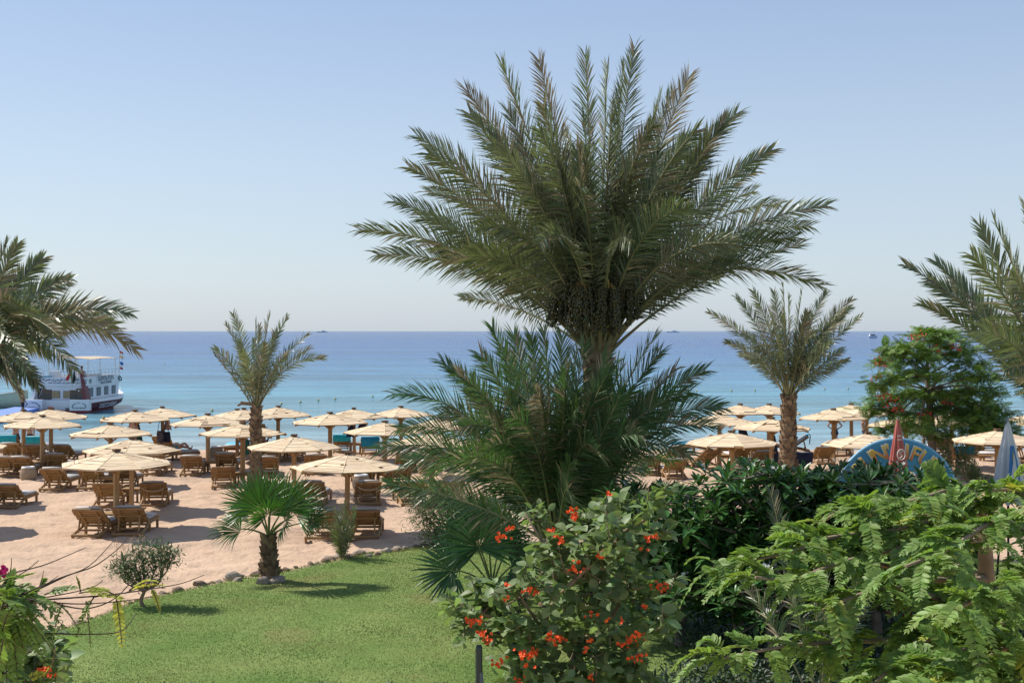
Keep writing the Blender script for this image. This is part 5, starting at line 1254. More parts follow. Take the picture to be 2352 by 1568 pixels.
# garden chair with a red seat, half hidden behind the leaves
Dg = 25.0; p = Vector(((2062-1176)/FV*Dg, Dg, 0)); zt = at(0, 1395, Dg).z
M_red = pmat("red_cushion", (.16,.008,.012), (.20,.012,.018), scale=6, rough=.8); M_wm = pmat("grey_chair_metal", (.30,.31,.31), rough=.5)
t = thing("garden_chair", "high grey slatted garden chair with a red seat behind the bright green leaves", "chair", p)
g = Geo(); g.box((0,0,zt-.06), (.42,.42,.14)); g.build("seat_cushion", M_red, t, (0,0,0))
for x in (-.24,.24):
    for y in (-.22,.22): g = Geo(); g.box((x,y,zt/2-.06), (.035,.035,zt-.12)); g.build("leg", M_wm, t, (0,0,0))
g = Geo()
for x in (-.24,.24): g.box((x,.24,zt+.15), (.035,.03,.6))
for k in range(5): g.box((0,.24,zt+.1+k*.08), (.44,.02,.03))
g.build("backrest", M_wm, t, (0,0,0))
# ------------------------------------------------------------------ blue arched sign
M_signblue = pmat("sign_blue", (.06,.26,.50), (.09,.32,.56), scale=2, rough=.5, spec=.3)
M_lwhite = pmat("letter_white", (.72,.70,.66), rough=.5)
def grad_mat(name, stops, axis=2, lo=0, hi=1):
    m = bpy.data.materials.new(name); m.use_nodes = True; t = m.node_tree; N = t.nodes; L = t.links; b = N["Principled BSDF"]
    tc = N.new("ShaderNodeTexCoord"); s = N.new("ShaderNodeSeparateXYZ"); mr = N.new("ShaderNodeMapRange"); rp = N.new("ShaderNodeValToRGB")
    L.new(tc.outputs["Object"], s.inputs[0]); L.new(s.outputs[axis], mr.inputs[0]); mr.inputs[1].default_value = lo; mr.inputs[2].default_value = hi
    L.new(mr.outputs[0], rp.inputs[0]); e = rp.color_ramp.elements
    while len(e) < len(stops): e.new(.5)
    for k, (p, c) in zip(e, stops): k.position = p; k.color = (*c, 1)
    L.new(rp.outputs[0], b.inputs["Base Color"]); b.inputs["Roughness"].default_value = .5
    return m
Ds = 34.0; sc_ = Ds/FV
SC = at(2060, 1148, Ds); RAD = 139*sc_
t = thing("arched_sign", "blue half-round sign with raised orange lettering behind the frangipani hedge", "sign", (SC.x, SC.y, 0))
g = Geo(); n = 48; a = np.linspace(R(-8), R(188), n); V = []
for yy in (-.05, .05):
    for r in (RAD, RAD*.52): V += [(r*math.cos(k), yy, SC.z+r*math.sin(k)) for k in a]
V = np.array(V); F = []
for i in range(n-1):
    o, q, r_, s_ = i, n+i, 2*n+i, 3*n+i
    F += [(o,q,q+1,o+1), (r_,r_+1,s_+1,s_), (o,o+1,r_+1,r_), (q,s_,s_+1,q+1)]
F += [(0,2*n,3*n,n),(n-1,2*n-1,4*n-1,3*n-1)]
g.add(V, F); g.build("board", M_signblue, t, (0,0,0))
g = Geo(); a2 = np.linspace(R(-8), R(188), 60); g.tube(np.stack([RAD*np.cos(a2), 0*a2, SC.z+RAD*np.sin(a2)], 1), .055, 6); g.build("rim", pmat("sign_rim", (.20,.42,.60), rough=.5), t, (0,0,0))
for s in (-1, 1): g = Geo(); g.beam((s*RAD*.75,.1,0), (s*RAD*.75,.1,SC.z+.3), .1, .1); g.build("support_post", M_post, t, (0,0,0))
M_lett = grad_mat("letter_gradient", [(0,(.55,.10,.04)),(.45,(.75,.27,.06)),(1,(.85,.58,.12))], 1, -.16, .2)
for ch, ang in (("S",142),("U",126),("N",111),("'",101),("N",86),("F",69),("U",55),("N",40)):
    al = R(ang); rr = RAD*.80; size = .52*RAD/1.63
    p = Vector((rr*math.cos(al), -.10, SC.z+rr*math.sin(al)))
    M = Matrix.Translation(p) @ Matrix.Rotation(al-math.pi/2, 4, Vector((0,-1,0))) @ Matrix.Rotation(R(90), 4, 'X')
    lo = text_geo(ch, size, Matrix.Identity(4), .02)
    if not lo.V: continue
    me = lo.mesh("letter", M_lett); ob = child("letter", me, t); ob.matrix_basis = M @ Matrix.Diagonal((1.15,1.1,1,1))
    sd = text_geo(ch, size, Matrix.Translation((-.035,.02,-.035)), .03).mesh("letter_side", M_lwhite); child("letter_side", sd, ob)

# ------------------------------------------------------------------ folded umbrellas
def folded(label, u, vt, D, height, mats, seed, rb=.23, lean=0.0, decor=None, pole_top=.06):
    top = at(u, vt, D); f = Vector((top.x, D, 0)); t = thing("folded_umbrella", label, "umbrella", f, "folded umbrellas")
    g = Geo(); g.tube([(0,0,-.05),(lean*.5,0,top.z*.5),(lean,0,top.z+pole_top)], .024, 8); g.build("pole", pmat("dark_pole", (.03,.03,.035), rough=.4), t, (0,0,0))
    n = 48; a = np.linspace(0, 2*math.pi, n, endpoint=False); r = np.random.default_rng(seed); rows = []; zs = np.linspace(0, 1, 14)
    for q in zs:
        rad = rb*(.10+.90*q**.8)*(1+.20*np.cos(a*8+q*1.5)*min(1,q*2.2)+.05*np.sin(a*3+q*3)); rows.append(np.stack([lean*(1-q*.4)+rad*np.cos(a), rad*.9*np.sin(a), np.full(n, top.z-height*q)+(.05*np.cos(a*8)*(q>.98))], 1))
    V = np.concatenate(rows); F = [(i*n+j, (i+1)*n+j, (i+1)*n+(j+1)%n, i*n+(j+1)%n) for i in range(13) for j in range(n)]
    g = Geo(); g.add(V, F, 0, True); g.add(rows[0], [tuple(range(n))]); g.build("canopy", mats[0], t, (0,0,0))
    g = Geo(); g.lathe([(.0,.07),(.02,.06),(.028,.0),(.03,-.05),(.0,-.05)], 10, (lean,0,top.z)); g.build("finial", mats[1], t, (0,0,0))
    return t, top
M_redcl = pmat("faded_red_canvas", (.50,.13,.11), (.60,.20,.17), scale=3, rough=.85, transl=.2); M_fin = pmat("grey_plastic", (.25,.27,.3), rough=.4)
M_whcl = pmat("white_canvas", (.66,.69,.74), (.74,.76,.80), scale=3, rough=.85, transl=.2)
tr, top = folded("folded red umbrella with white lettering in front of the blue arched sign", 2062, 962, 32.0, 1.85, (M_redcl, M_fin), 5, .27)
g = Geo()
a = np.linspace(0, 2*math.pi*1.05, 26); zc = top.z-.88
rr0 = .21
g.tube(np.stack([.10*np.cos(a)+.02, np.full(26,-rr0-.02), zc+.13*np.sin(a)], 1), .012, 5); g.tube(smooth_line([(.05,-rr0-.03,zc+.08),(-.03,-rr0-.035,zc+.05),(.04,-rr0-.035,zc-.03),(-.03,-rr0-.03,zc-.09)],5), .012, 5)
g.build("printed_emblem", M_lwhite, tr, (0,0,0))
g = Geo(); 
for k in range(2): g.box((.0,-.135-.02*k,top.z-.42-k*.09), (.10,.012,.025))
for k in range(2): g.box((.02,-.30,top.z-1.42-k*.12), (.2,.012,.05))
g.build("printed_letters", M_lwhite, tr, (0,0,0))
tw, top = folded("folded white umbrella with a blue and yellow sailing boat print at the right", 2317, 968, 24.5, 1.55, (M_whcl, M_fin), 6, .30, -.02, None, .02)
g = Geo(); z = top.z
def flatpoly(pts, y, th=.008):
    g = Geo(); V = np.array([(x, y(zz), zz) for x, zz in pts]); n = len(V); V2 = V - np.array((0,th,0)); g.add(np.concatenate([V, V2]), [tuple(range(n))[::-1], tuple(range(n, 2*n))] + [(i, (i+1)%n, n+(i+1)%n, n+i) for i in range(n)]); return g
yo = lambda zz: -(.085+.30*((z-zz)/1.55)**.85)
M_pblue = pmat("print_blue", (.05,.20,.48), rough=.8); M_pyel = pmat("print_yellow", (.75,.52,.05), rough=.8)
flatpoly([(-.05,z-.45),(.02,z-.45),(.09,z-.92),(.10,z-1.30),(-.16,z-1.30),(-.13,z-1.1)], yo, .006).build("printed_panel", M_pblue, tw, (0,0,0))
flatpoly([(-.01,z-.52),(-.03,z-.95),(.04,z-.97)], lambda zz: yo(zz)-.012, .005).build("printed_sail", M_pyel, tw, (0,0,0))
flatpoly([(.015,z-.60),(.06,z-1.12),(-.10,z-1.17),(-.09,z-1.08)], lambda zz: yo(zz)-.018, .005).build("printed_hull", M_whcl, tw, (0,0,0))
g = Geo(); g.box((-.03,yo(z-1.24)-.03,z-1.24), (.16,.01,.02)); g.box((-.05,yo(z-1.24)-.03,z-1.22), (.02,.01,.10)); g.build("printed_cross", pmat("print_red", (.5,.05,.05), rough=.8), tw, (0,0,0))
g = Geo(); g.tube([(-.30,.02,.0),(-.14,0,top.z*.6),(-.04,0,top.z)], .022, 7); g.build("side_pole", pmat("black_pole", (.015,.015,.02), rough=.4), tw, (0,0,0))

# ------------------------------------------------------------------ tour boat
SEA = -.3
B0 = at(134, 950, 97.0); B0.z = SEA
M_hullw = pmat("boat_white", (.66,.68,.72), (.74,.75,.78), scale=.8, rough=.35, spec=.5); M_maroon = pmat("boat_maroon", (.15,.035,.04), (.19,.05,.055), scale=1, rough=.45)
M_keel = pmat("boat_red", (.25,.03,.03), rough=.5); M_glass = pmat("dark_glass", (.012,.02,.026), rough=.06, spec=.8); M_frame = pmat("window_frame", (.10,.11,.12), rough=.5)
M_blind = pmat("window_blind", (.33,.25,.14), (.38,.29,.17), scale=6, rough=.8); M_ink = pmat("boat_lettering", (.03,.08,.12), rough=.5); M_rail = pmat("steel_rail", (.55,.58,.6), rough=.3, metal=.6); M_cream = pmat("cream_awning", (.66,.56,.42), (.72,.62,.48), scale=3, rough=.9, transl=.25)
t = thing("tour_boat", "white and maroon glass bottom boat with an upper deck, moored at the left", "boat", B0); t.scale = (1,1,.81); t.rotation_euler = (0,0,R(-3))
HWD = 2.4; LB = 11.0
def hull_sec(y):
    q = max(0, (y-6.4)/(LB-6.4)); w = HWD*(1-q**2.1*.97); sh = .95+.75*q**1.6; rake = 0; return w, sh
ys = list(np.linspace(0, LB, 20)); V = []; 
for y in ys:
    w, sh = hull_sec(y); wb = w*(.80-.25*max(0,(y-5)/6)); ywl = y-(max(0,(y-6)/3.2)**2)*.9
    for x, z, yy in ((-w,sh+.28,y),(-w*1.02,sh,y),(-w*.97,sh*.55,(y+ywl)/2),(-wb,.10,ywl),(-wb*.95,-.4,ywl),(wb*.95,-.4,ywl),(wb,.10,ywl),(w*.97,sh*.55,(y+ywl)/2),(w*1.02,sh,y),(w,sh+.28,y)): V.append((x,yy,z))
V = np.array(V); n = 10; F0, F1, F2 = [], [], []
for i in range(len(ys)-1):
    for j in range(n-1):
        f = (i*n+j, i*n+j+1, (i+1)*n+j+1, (i+1)*n+j)[::-1]
        (F0 if j in (0,8) else F2 if j in (3,4,5) else F1).append(f)
g = Geo(); g.add(V, F0, 0, False); g.add(V, F1, 1, True); g.add(V, F2, 2); g.add(V[:n], [(1,2,3,6,7,8),(0,1,8,9)], 0); g.add(V[:n], [(3,4,5,6)], 2)
g.add(V, [((i)*n, (i+1)*n, (i+1)*n+9, i*n+9) for i in range(len(ys)-1)], 0)
g.build("hull", [M_hullw, M_maroon, M_keel], t, (0,0,0))
g = Geo(); w, sh = hull_sec(0)
g.box((0,.35,.02), (4.3,1.3,.12)); g.build("stern_platform", M_keel, t, (0,0,0))
for s in (-1, 1): 
    g = Geo(); g.box((s*1.82,-.22,.78), (1.5,.52,1.02)); g.build("stern_box", M_hullw, t, (0,0,0))
g = Geo(); g.box((0,-.46,.16), (4.9,.05,.24)); g.build("stern_band", M_keel, t, (0,0,0))
# cabin
def quadbox(pts_a, pts_b):
    g = Geo(); V = np.array(pts_a+pts_b); g.add(V, [(3,2,1,0),(4,5,6,7),(0,1,5,4),(1,2,6,5),(2,3,7,6),(3,0,4,7)]); return g
quadbox([(-1.95,.6,1.25),(1.95,.6,1.25),(1.8,7.8,1.25),(-1.8,7.8,1.25)], [(-1.9,.6,2.6),(1.9,.6,2.6),(1.75,8.1,2.6),(-1.75,8.1,2.6)]).build("cabin", M_hullw, t, (0,0,0))
quadbox([(-2.04,.46,2.56),(2.04,.46,2.56),(1.79,8.2,2.56),(-1.79,8.2,2.56)], [(-2.02,.46,2.72),(2.02,.46,2.72),(1.77,8.2,2.72),(-1.77,8.2,2.72)]).build("upper_deck", M_hullw, t, (0,0,0))
quadbox([(-2.05,.42,2.55),(2.05,.42,2.55),(2.05,.455,2.55),(-2.05,.455,2.55)], [(-2.0,.38,3.38),(2.0,.38,3.38),(2.0,.43,3.38),(-2.0,.43,3.38)]).build("bulwark", M_hullw, t, (0,0,0))
for s in (-1, 1): quadbox([(s*2.05,.46,2.55),(s*1.80,8.25,2.55),(s*1.76,8.25,2.55),(s*2.01,.46,2.55)], [(s*2.0,.435,3.38),(s*1.75,8.35,3.38),(s*1.71,8.35,3.38),(s*1.96,.435,3.38)]).build("bulwark", M_hullw, t, (0,0,0))
quadbox([(-1.74,8.22,2.55),(1.74,8.22,2.55),(1.74,8.26,2.55),(-1.74,8.26,2.55)], [(-1.70,8.30,3.38),(1.70,8.30,3.38),(1.70,8.34,3.38),(-1.70,8.34,3.38)]).build("bulwark", M_hullw, t, (0,0,0))
for s in (-1, 1):
    quadbox([(s*2.28,-.1,.9),(s*2.34,.75,.9),(s*2.02,.75,.9),(s*2.0,-.1,.9)], [(s*1.72,.35,3.75),(s*1.78,.8,3.75),(s*1.6,.8,3.75),(s*1.55,.35,3.75)]).build("corner_pillar", M_hullw if s < 0 else M_maroon, t, (0,0,0))
# stern doors and windows
for x, w, z0, z1, m, fr in ((-1.58,.52,1.30,2.30,M_glass,0),(-1.02,.46,1.30,2.16,M_glass,1),(-.45,.62,1.42,2.04,M_blind,1),(.45,.56,1.42,2.04,M_blind,1),(.92,.46,1.30,2.12,M_glass,1),(1.48,.56,1.28,2.28,M_glass,0)):
    f = Geo(); f.box((x,.585,(z0+z1)/2), (w+.06,.03,z1-z0+.06)); fo = f.build("window", M_frame, t, (0,0,0)); p = Geo(); p.box((x,.565,(z0+z1)/2), (w,.02,z1-z0)); po = p.build("pane", m, fo, (0,0,0))
g = Geo(); g.beam((-1.75,.53,1.42), (-1.48,.53,2.22), .07, .02); g.build("leaning_board", M_hullw, t, (0,0,0))
for k, y in enumerate((1.6,3.3,5.0,6.7)):     # starboard and port windows
    for s in (-1, 1):
        xx = lambda yy, z: s*(np.interp(yy,[.6,7.8],[1.95,1.8])-.037*(z-1.25)+.02)
        V = [(xx(y-.48,1.45), y-.48, 1.45),(xx(y+.45,1.45), y+.45, 1.45),(xx(y+.55,2.3), y+.55, 2.3),(xx(y-.40,2.3), y-.40, 2.3)]
        f = Geo(); A = np.array(V); f.add(np.concatenate([A, A-np.array((s*.04,0,0))]), [(0,1,2,3),(7,6,5,4),(0,4,5,1),(1,5,6,2),(2,6,7,3),(3,7,4,0)]); fo = f.build("window", M_hullw if k > 4 else M_frame, t, (0,0,0))
        c = A.mean(0); B_ = c+(A-c)*.9+np.array((s*.012,0,0)); p = Geo(); p.add(B_, [(0,1,2,3)] if s > 0 else [(3,2,1,0)]); p.build("pane", M_glass, fo, (0,0,0))
# lettering
def lay(origin, xdir, size, body, name, mat=M_ink, up=(0,0,1), align='CENTER', sx=1.0, ext=.006):
    x = Vector(xdir).normalized(); u = Vector(up); u = (u-x*x.dot(u)).normalized(); z = x.cross(u)
    M = Matrix((x*sx, u, z)).transposed().to_4x4(); M.translation = Vector(origin)
    gg = text_geo(body, size, M, ext, align)
    if gg.V: gg.build(name, mat, t, (0,0,0))
FORM = {'ا':('\ufe8d','\ufe8e',None,None),'أ':('\ufe83','\ufe84',None,None),'إ':('\ufe87','\ufe88',None,None),'ب':('\ufe8f','\ufe90','\ufe91','\ufe92'),'ت':('\ufe95','\ufe96','\ufe97','\ufe98'),'ث':('\ufe99','\ufe9a','\ufe9b','\ufe9c'),'ح':('\ufea1','\ufea2','\ufea3','\ufea4'),'خ':('\ufea5','\ufea6','\ufea7','\ufea8'),'د':('\ufea9','\ufeaa',None,None),'ذ':('\ufeab','\ufeac',None,None),'ر':('\ufead','\ufeae',None,None),'س':('\ufeb1','\ufeb2','\ufeb3','\ufeb4'),'ش':('\ufeb5','\ufeb6','\ufeb7','\ufeb8'),'ع':('\ufec9','\ufeca','\ufecb','\ufecc'),'غ':('\ufecd','\ufece','\ufecf','\ufed0'),'ف':('\ufed1','\ufed2','\ufed3','\ufed4'),'ق':('\ufed5','\ufed6','\ufed7','\ufed8'),'ل':('\ufedd','\ufede','\ufedf','\ufee0'),'م':('\ufee1','\ufee2','\ufee3','\ufee4'),'ن':('\ufee5','\ufee6','\ufee7','\ufee8'),'و':('\ufeed','\ufeee',None,None),'ي':('\ufef1','\ufef2','\ufef3','\ufef4')}
def shape_ar(s):
    out = []
    for i, c in enumerate(s):
        if c not in FORM: out.append(c); continue
        pj = i > 0 and s[i-1] in FORM and FORM[s[i-1]][2] is not None; nj = i+1 < len(s) and s[i+1] in FORM and FORM[c][2] is not None
        out.append(FORM[c][(3 if nj else 1) if pj else (2 if nj else 0)])
    return ''.join(out[::-1])
lay((-.02,.37,3.16), (1,0,0), .30, shape_ar("قل أعوذ برب الفلق من شر ما خلق ومن شر غاسق إذا وقب ومن شر"), "stern_inscription", sx=.62)
lay((.55,.37,2.88), (1,0,0), .30, shape_ar("النفاثات في العقد ومن شر حاسد إذا حسد"), "stern_inscription", sx=.62)
def arc_text(cx, z, body, rad, size, name):
    n = len(body); g = Geo()
    for i, ch in enumerate(body):
        al = R(168 - 156*i/(n-1)); p = Vector((cx+rad*math.cos(al), -.495, z+rad*.82*math.sin(al)))
        M = Matrix.Translation(p) @ Matrix.Rotation((al-math.pi/2)*.9, 4, Vector((0,-1,0))) @ Matrix.Rotation(R(90), 4, 'X')
        text_geo(ch, size, M, .006, geo=g)
    if g.V: g.build(name, M_ink, t, (0,0,0))
arc_text(-1.82, .55, "ЛОДКА С ПРОЗРАЧНЫМ", .56, .155, "stern_lettering"); lay((-1.82,-.495,.52), (1,0,0), .2, "ДНОМ", "stern_lettering")
arc_text(1.82, .55, "BARCA DI VETRO", .54, .165, "stern_lettering"); lay((1.82,-.495,.52), (1,0,0), .19, "GLASS BOAT", "stern_lettering")
sd = Vector((-.037,1,0)); lay((2.0,4.6,3.12), (-.035,1,0), .72, "SUN'N FUN", "side_lettering", up=(-.06,0,1)); lay((2.02,4.6,2.74), (-.035,1,0), .40, "Sharm El Sheikh", "side_lettering", up=(-.06,0,1))
lay((2.43,3.9,.52), (0,1,0), .62, "DISCOVERY", "side_lettering", M_hullw, up=(.12,0,1), sx=1.12)
g = Geo(); g.lathe([(.16,-.03),(.22,0),(.16,.03),(.1,0),(.16,-.03)], 16); ob = g.build("side_emblem", pmat("sun_emblem", (.35,.38,.28), rough=.6), t, (0,0,0)); ob.location = (2.03,1.25,2.95); ob.rotation_euler = (0,R(90),0)
g = Geo(); g.lathe([(.26,-.05),(.32,0),(.26,.05),(.18,0),(.26,-.05)], 18); ob = g.build("life_ring", pmat("ring_dark", (.03,.10,.11), rough=.5), t, (0,0,0)); ob.location = (1.84,8.1,2.95); ob.rotation_euler = (0,R(70),0)
for z, y in ((3.3,.42),(3.0,.5),(2.1,.55)): lay((1.78-.19*(3.3-z)*1.02,.30-.15*(3.3-z),z), (1,0,0), .17, "ABC"[0:0] or "●", "pillar_mark", M_hullw)
# awning, rails, mast flags
g = Geo(); V = []; 
for i, x in enumerate(np.linspace(-1.6, 1.75, 7)):
    for y in np.linspace(1.8, 7.6, 5): V.append((x, y, 5.05+.22*math.cos((x-.1)/1.7*1.4)-.02*abs(y-4.7)))
V = np.array(V); F = [(i*5+j, (i+1)*5+j, (i+1)*5+j+1, i*5+j+1) for i in range(6) for j in range(4)]; g.add(V, F, 0, True); g.add(V-np.array((0,0,.03)), [f[::-1] for f in F], 0, True); g.build("awning", M_cream, t, (0,0,0))
for x, y in ((-1.5,1.7),(1.65,1.7),(-1.5,7.5),(1.65,7.5),(.5,2.0),(1.65,4.2)): g = Geo(); g.tube([(x,y,3.3),(x,y,5.12)], .035 if y != 2.0 else .1, 6); g.build("awning_pole", M_rail, t, (0,0,0))
g = Geo()
for z in (3.65,3.95):
    g.tube([(-1.9,.5,z),(1.9,.5,z)], .02, 5); g.tube([(1.9,.5,z),(1.7,8.3,z)], .02, 5); g.tube([(-1.9,.5,z),(-1.7,8.3,z)], .02, 5)
for x in np.linspace(-1.9,1.9,8): g.tube([(x,.5,3.35),(x,.5,3.95)], .018, 5)
for y in np.linspace(1,8.2,10): g.tube([(1.87-.026*y*.8,y,3.35),(1.87-.026*y*.8,y,3.95)], .018, 5)
g.tube([(1.9*.9,8.6,1.4),(1.2,9.9,1.9),(.2,11.0,2.4)], .02, 5); g.build("railing", M_rail, t, (0,0,0))
for q in ((-.75,1.2,.8,.5,1.25),(.9,4.6,.9,1.4,.8),(-.2,4.2,.5,.5,1.2)): g = Geo(); g.box((q[0],q[1],2.72+q[4]/2), q[2:]); g.build("deck_box", M_hullw, t, (0,0,0))
g = Geo(); g.box((-1.35,.75,3.1), (.9,.3,.76)); g.build("deck_cushion", M_blue, t, (0,0,0))
g = Geo(); g.tube([(1.7,8.25,2.8),(1.72,8.3,5.8)], .025, 6); g.build("mast", M_rail, t, (0,0,0))
def flag(o, w, h, mats, name, hang=.5, seed=0, parts=1):
    g = Geo(); r = np.random.default_rng(seed); n = 8
    for k in range(parts):
        V = []
        for i in range(n):
            q = i/(n-1)
            for z in (k/parts, (k+1)/parts): V.append((o[0]+w*q*(1-hang*.5), o[1]+.06*math.sin(q*7+seed), o[2]-h*z-hang*q*h*.9))
        V = np.array(V); F = [(2*i, 2*i+2, 2*i+3, 2*i+1) for i in range(n-1)]; g.add(V, F, k, True)
    return g.build(name, mats, t, (0,0,0))
MR = pmat("flag_red", (.45,.02,.02), rough=.8); MW = pmat("flag_white", (.7,.7,.68), rough=.8); MK = pmat("flag_black", (.012,.012,.012), rough=.8); MY = pmat("flag_yellow", (.7,.4,.06), rough=.8); MB = pmat("flag_blue", (.04,.16,.45), rough=.8)
for k, (z, mm) in enumerate(((5.75,[MR,MW]),(5.3,[MY,MW]),(4.7,[MB]),(4.25,[MW,MR]))): flag((1.74,8.29,z), .38, .34, mm, "pennant", .5, k, len(mm))
# stern flag on a leaning staff, colours falling in slanted bands
g = Geo(); g.tube([(.55,.2,3.1),(1.05,.1,4.45)], .02, 5); g.build("flagstaff", M_rail, t, (0,0,0))
g = Geo(); n = 7
for k in range(3):
    V = []
    for i in range(n):
        q = i/(n-1); zz = 4.4-1.25*q
        for c in (k/3, (k+1)/3): V.append((1.03-.5*q+.62*c*(.35+.65*min(1,q*1.6)), .08+.05*math.sin(q*6+c*3), zz-.30*c))
    g.add(np.array(V), [(2*i, 2*i+2, 2*i+3, 2*i+1) for i in range(n-1)], k, True)
fl = g.build("stern_flag", [MR, MW, MK], t, (0,0,0)); g = Geo(); g.lathe([(0,-.01),(.07,0),(0,.01)], 8, (0,0,0)); e = g.build("eagle_emblem", MY, fl, (0,0,0)); e.location = (1.02,.03,3.68); e.rotation_euler = (R(90),0,0)
g = Geo(); g.lathe([(.15,0),(.2,.5),(.18,.5),(.13,.05),(0,.05)], 14, (-.62,.0,.1)); g.box((.1,.05,.12), (1.0,.4,.16)); g.build("red_bucket", pmat("pink_plastic", (.55,.10,.13), rough=.4), t, (0,0,0))
g = Geo(); g.box((.85,.1,.25), (.5,.4,.5)); g.box((-1.0,.15,.2), (.4,.3,.35)); g.build("outboard_gear", pmat("gear_grey", (.16,.17,.18), rough=.5), t, (0,0,0))
g = Geo(); g.lathe([(0,-.15),(.13,-.1),(.17,0),(.13,.1),(0,.15)], 12, (.35,11.0,1.9)); g.tube([(.35,11.05,1.9),(.45,11.1,1.3)], .04, 5); g.build("anchor", MW, t, (0,0,0))

# ------------------------------------------------------------------ dinghy, pontoon, buoys, far yacht
c = at(40, 915, 112.0); t = thing("dinghy", "pale green open motorboat left of the tour boat, half behind palm fronds", "boat", ((64-1176)/FV*104-3.2, 104.0, SEA)); g = Geo(); ys = np.linspace(-3.2, 3.2, 14); V = []
for y in ys:
    q = (y+3.2)/6.4; w = 1.15*(1-max(0,(q-.45)/.55)**2.2*.97); sh = .85+.6*q**2; V += [(y,-w,sh),(y,-w*.85,sh*.4),(y,-w*.45,-.15),(y,w*.45,-.15),(y,w*.85,sh*.4),(y,w,sh)]
F = [(i*6+j, (i+1)*6+j, (i+1)*6+j+1, i*6+j+1) for i in range(13) for j in range(5)]; g.add(np.array(V), F, 0, True); g.add(np.array(V), [(0,1,2,3,4,5)]); g.build("hull", pmat("dinghy_green", (.42,.48,.40), (.50,.55,.46), scale=1, rough=.5), t, (0,0,0))
g = Geo(); V = np.array(V).reshape(14,6,3); 
for s in (0,5): g.tube(V[:,s], .06, 6)
g.add(np.concatenate([V[:,0]-np.array((0,0,.14)), V[:,5]-np.array((0,0,.14))]), [(i, i+1, 15+i, 14+i) for i in range(13)]); g.build("deck", pmat("dinghy_cream", (.66,.64,.54), rough=.5), t, (0,0,0))
g = Geo(); pa, pb = ground(66, 941, -.1), ground(-90, 976, -.1); p0 = pa; du = (pb-pa).normalized(); nseg = int((pb-pa).length/.52); ang_ = math.atan2(du.y, du.x)
for i in range(nseg): q = pa + du*(i*.52+.26); g.box((q.x, q.y, -.12), (.5,2.2,.5), Matrix.Rotation(ang_, 3, 'Z'))
place("pontoon", g, pmat("blue_pontoon", (.16,.26,.62), (.22,.33,.68), scale=2, rough=.5), "blue floating pontoon leading to the tour boat's stern", "pontoon", p0)
M_buoy = pmat("buoy_yellow", (.40,.38,.14), rough=.5); g = Geo(); g.lathe([(0,-.1),(.07,-.08),(.11,-.02),(.11,.04),(.07,.10),(.03,.12),(.03,.15),(0,.15)], 12); BM = g.mesh("buoy", M_buoy)
for k, (u, v) in enumerate([(646,928),(690,924),(731,920),(770,917),(856,911),(487,943),(1680,898),(1734,897),(1841,896),(1894,894),(1948,893),(2300,890),(487,944),(238,960),(378,835),(905,906),(1600,899),(2010,892)]):
    p = ground(u, v, SEA); o = bpy.data.objects.new("buoy", BM); COL.objects.link(o); o.location = (p.x, p.y, SEA+.02); o.rotation_euler = (.1*(k%3), .08, k); tag(o, "small yellowish buoy floating in the rope line off the beach", "buoy", "buoys marking the swimming area")
Dy = 1150.0; c = at(2005, 775, Dy); t = thing("motor_yacht", "tiny white motor yacht far out on the sea at the right", "yacht", (c.x, Dy, SEA)); k = 1.0
quadbox([(-3.6,0,-.2),(3.6,0,-.2),(3.2,3,-.2),(-3.2,3,-.2)], [(-4.2,-.4,1.6),(4.3,-.4,1.9),(4.0,3.4,1.9),(-4,3.4,1.6)]).build("hull", M_hullw, t, (0,0,0))
quadbox([(-2.9,.1,1.6),(2.6,.1,1.6),(2.6,2.9,1.6),(-2.9,2.9,1.6)], [(-2.6,.3,3.6),(2.2,.3,3.6),(2.2,2.7,3.6),(-2.6,2.7,3.6)]).build("cabin", M_hullw, t, (0,0,0))
g = Geo(); g.box((0,.05,2.7), (3.4,.3,.7)); g.build("window", M_glass, t, (0,0,0)); g = Geo(); g.box((-.1,1.5,5.8), (3.8,2.4,.25))
for x in (-1.8,1.6): g.box((x,.6,4.7), (.15,.15,2.1)); g.box((x,2.4,4.7), (.15,.15,2.1))
g.build("flybridge_roof", M_hullw, t, (0,0,0)); g = Geo(); g.box((2.6,.2,.9), (1.2,.3,1.0)); g.build("stern_ladder", M_frame, t, (0,0,0))
M_ship_haze = pmat("far_ship_haze", (.62,.68,.74), rough=.9)  # pale blue-grey: the distance haze is put into the ships' colour
for (u, w, lab) in ((740,24,"faint far ship on the horizon left of the tall palm"),(1545,30,"faint far ship on the horizon right of the tall palm's trunk"),(1922,16,"faint far ship on the horizon left of the motor yacht")):
    Dh = 5200.0; x = (u-1176)/FV*Dh; wd = w/FV*Dh; g = Geo(); g.box((0,0,2), (wd,8,4)); g.box((wd*.12,0,5.5), (wd*.34,7,3.6)); g.box((wd*.14,0,8), (wd*.08,4,3)); g.tube([(-wd*.3,0,3),(-wd*.3,0,8)], .4, 5)
    o = g.build("ship", M_ship_haze); o.location = (x, Dh, SEA); tag(o, lab, "ship", "ships on the horizon")

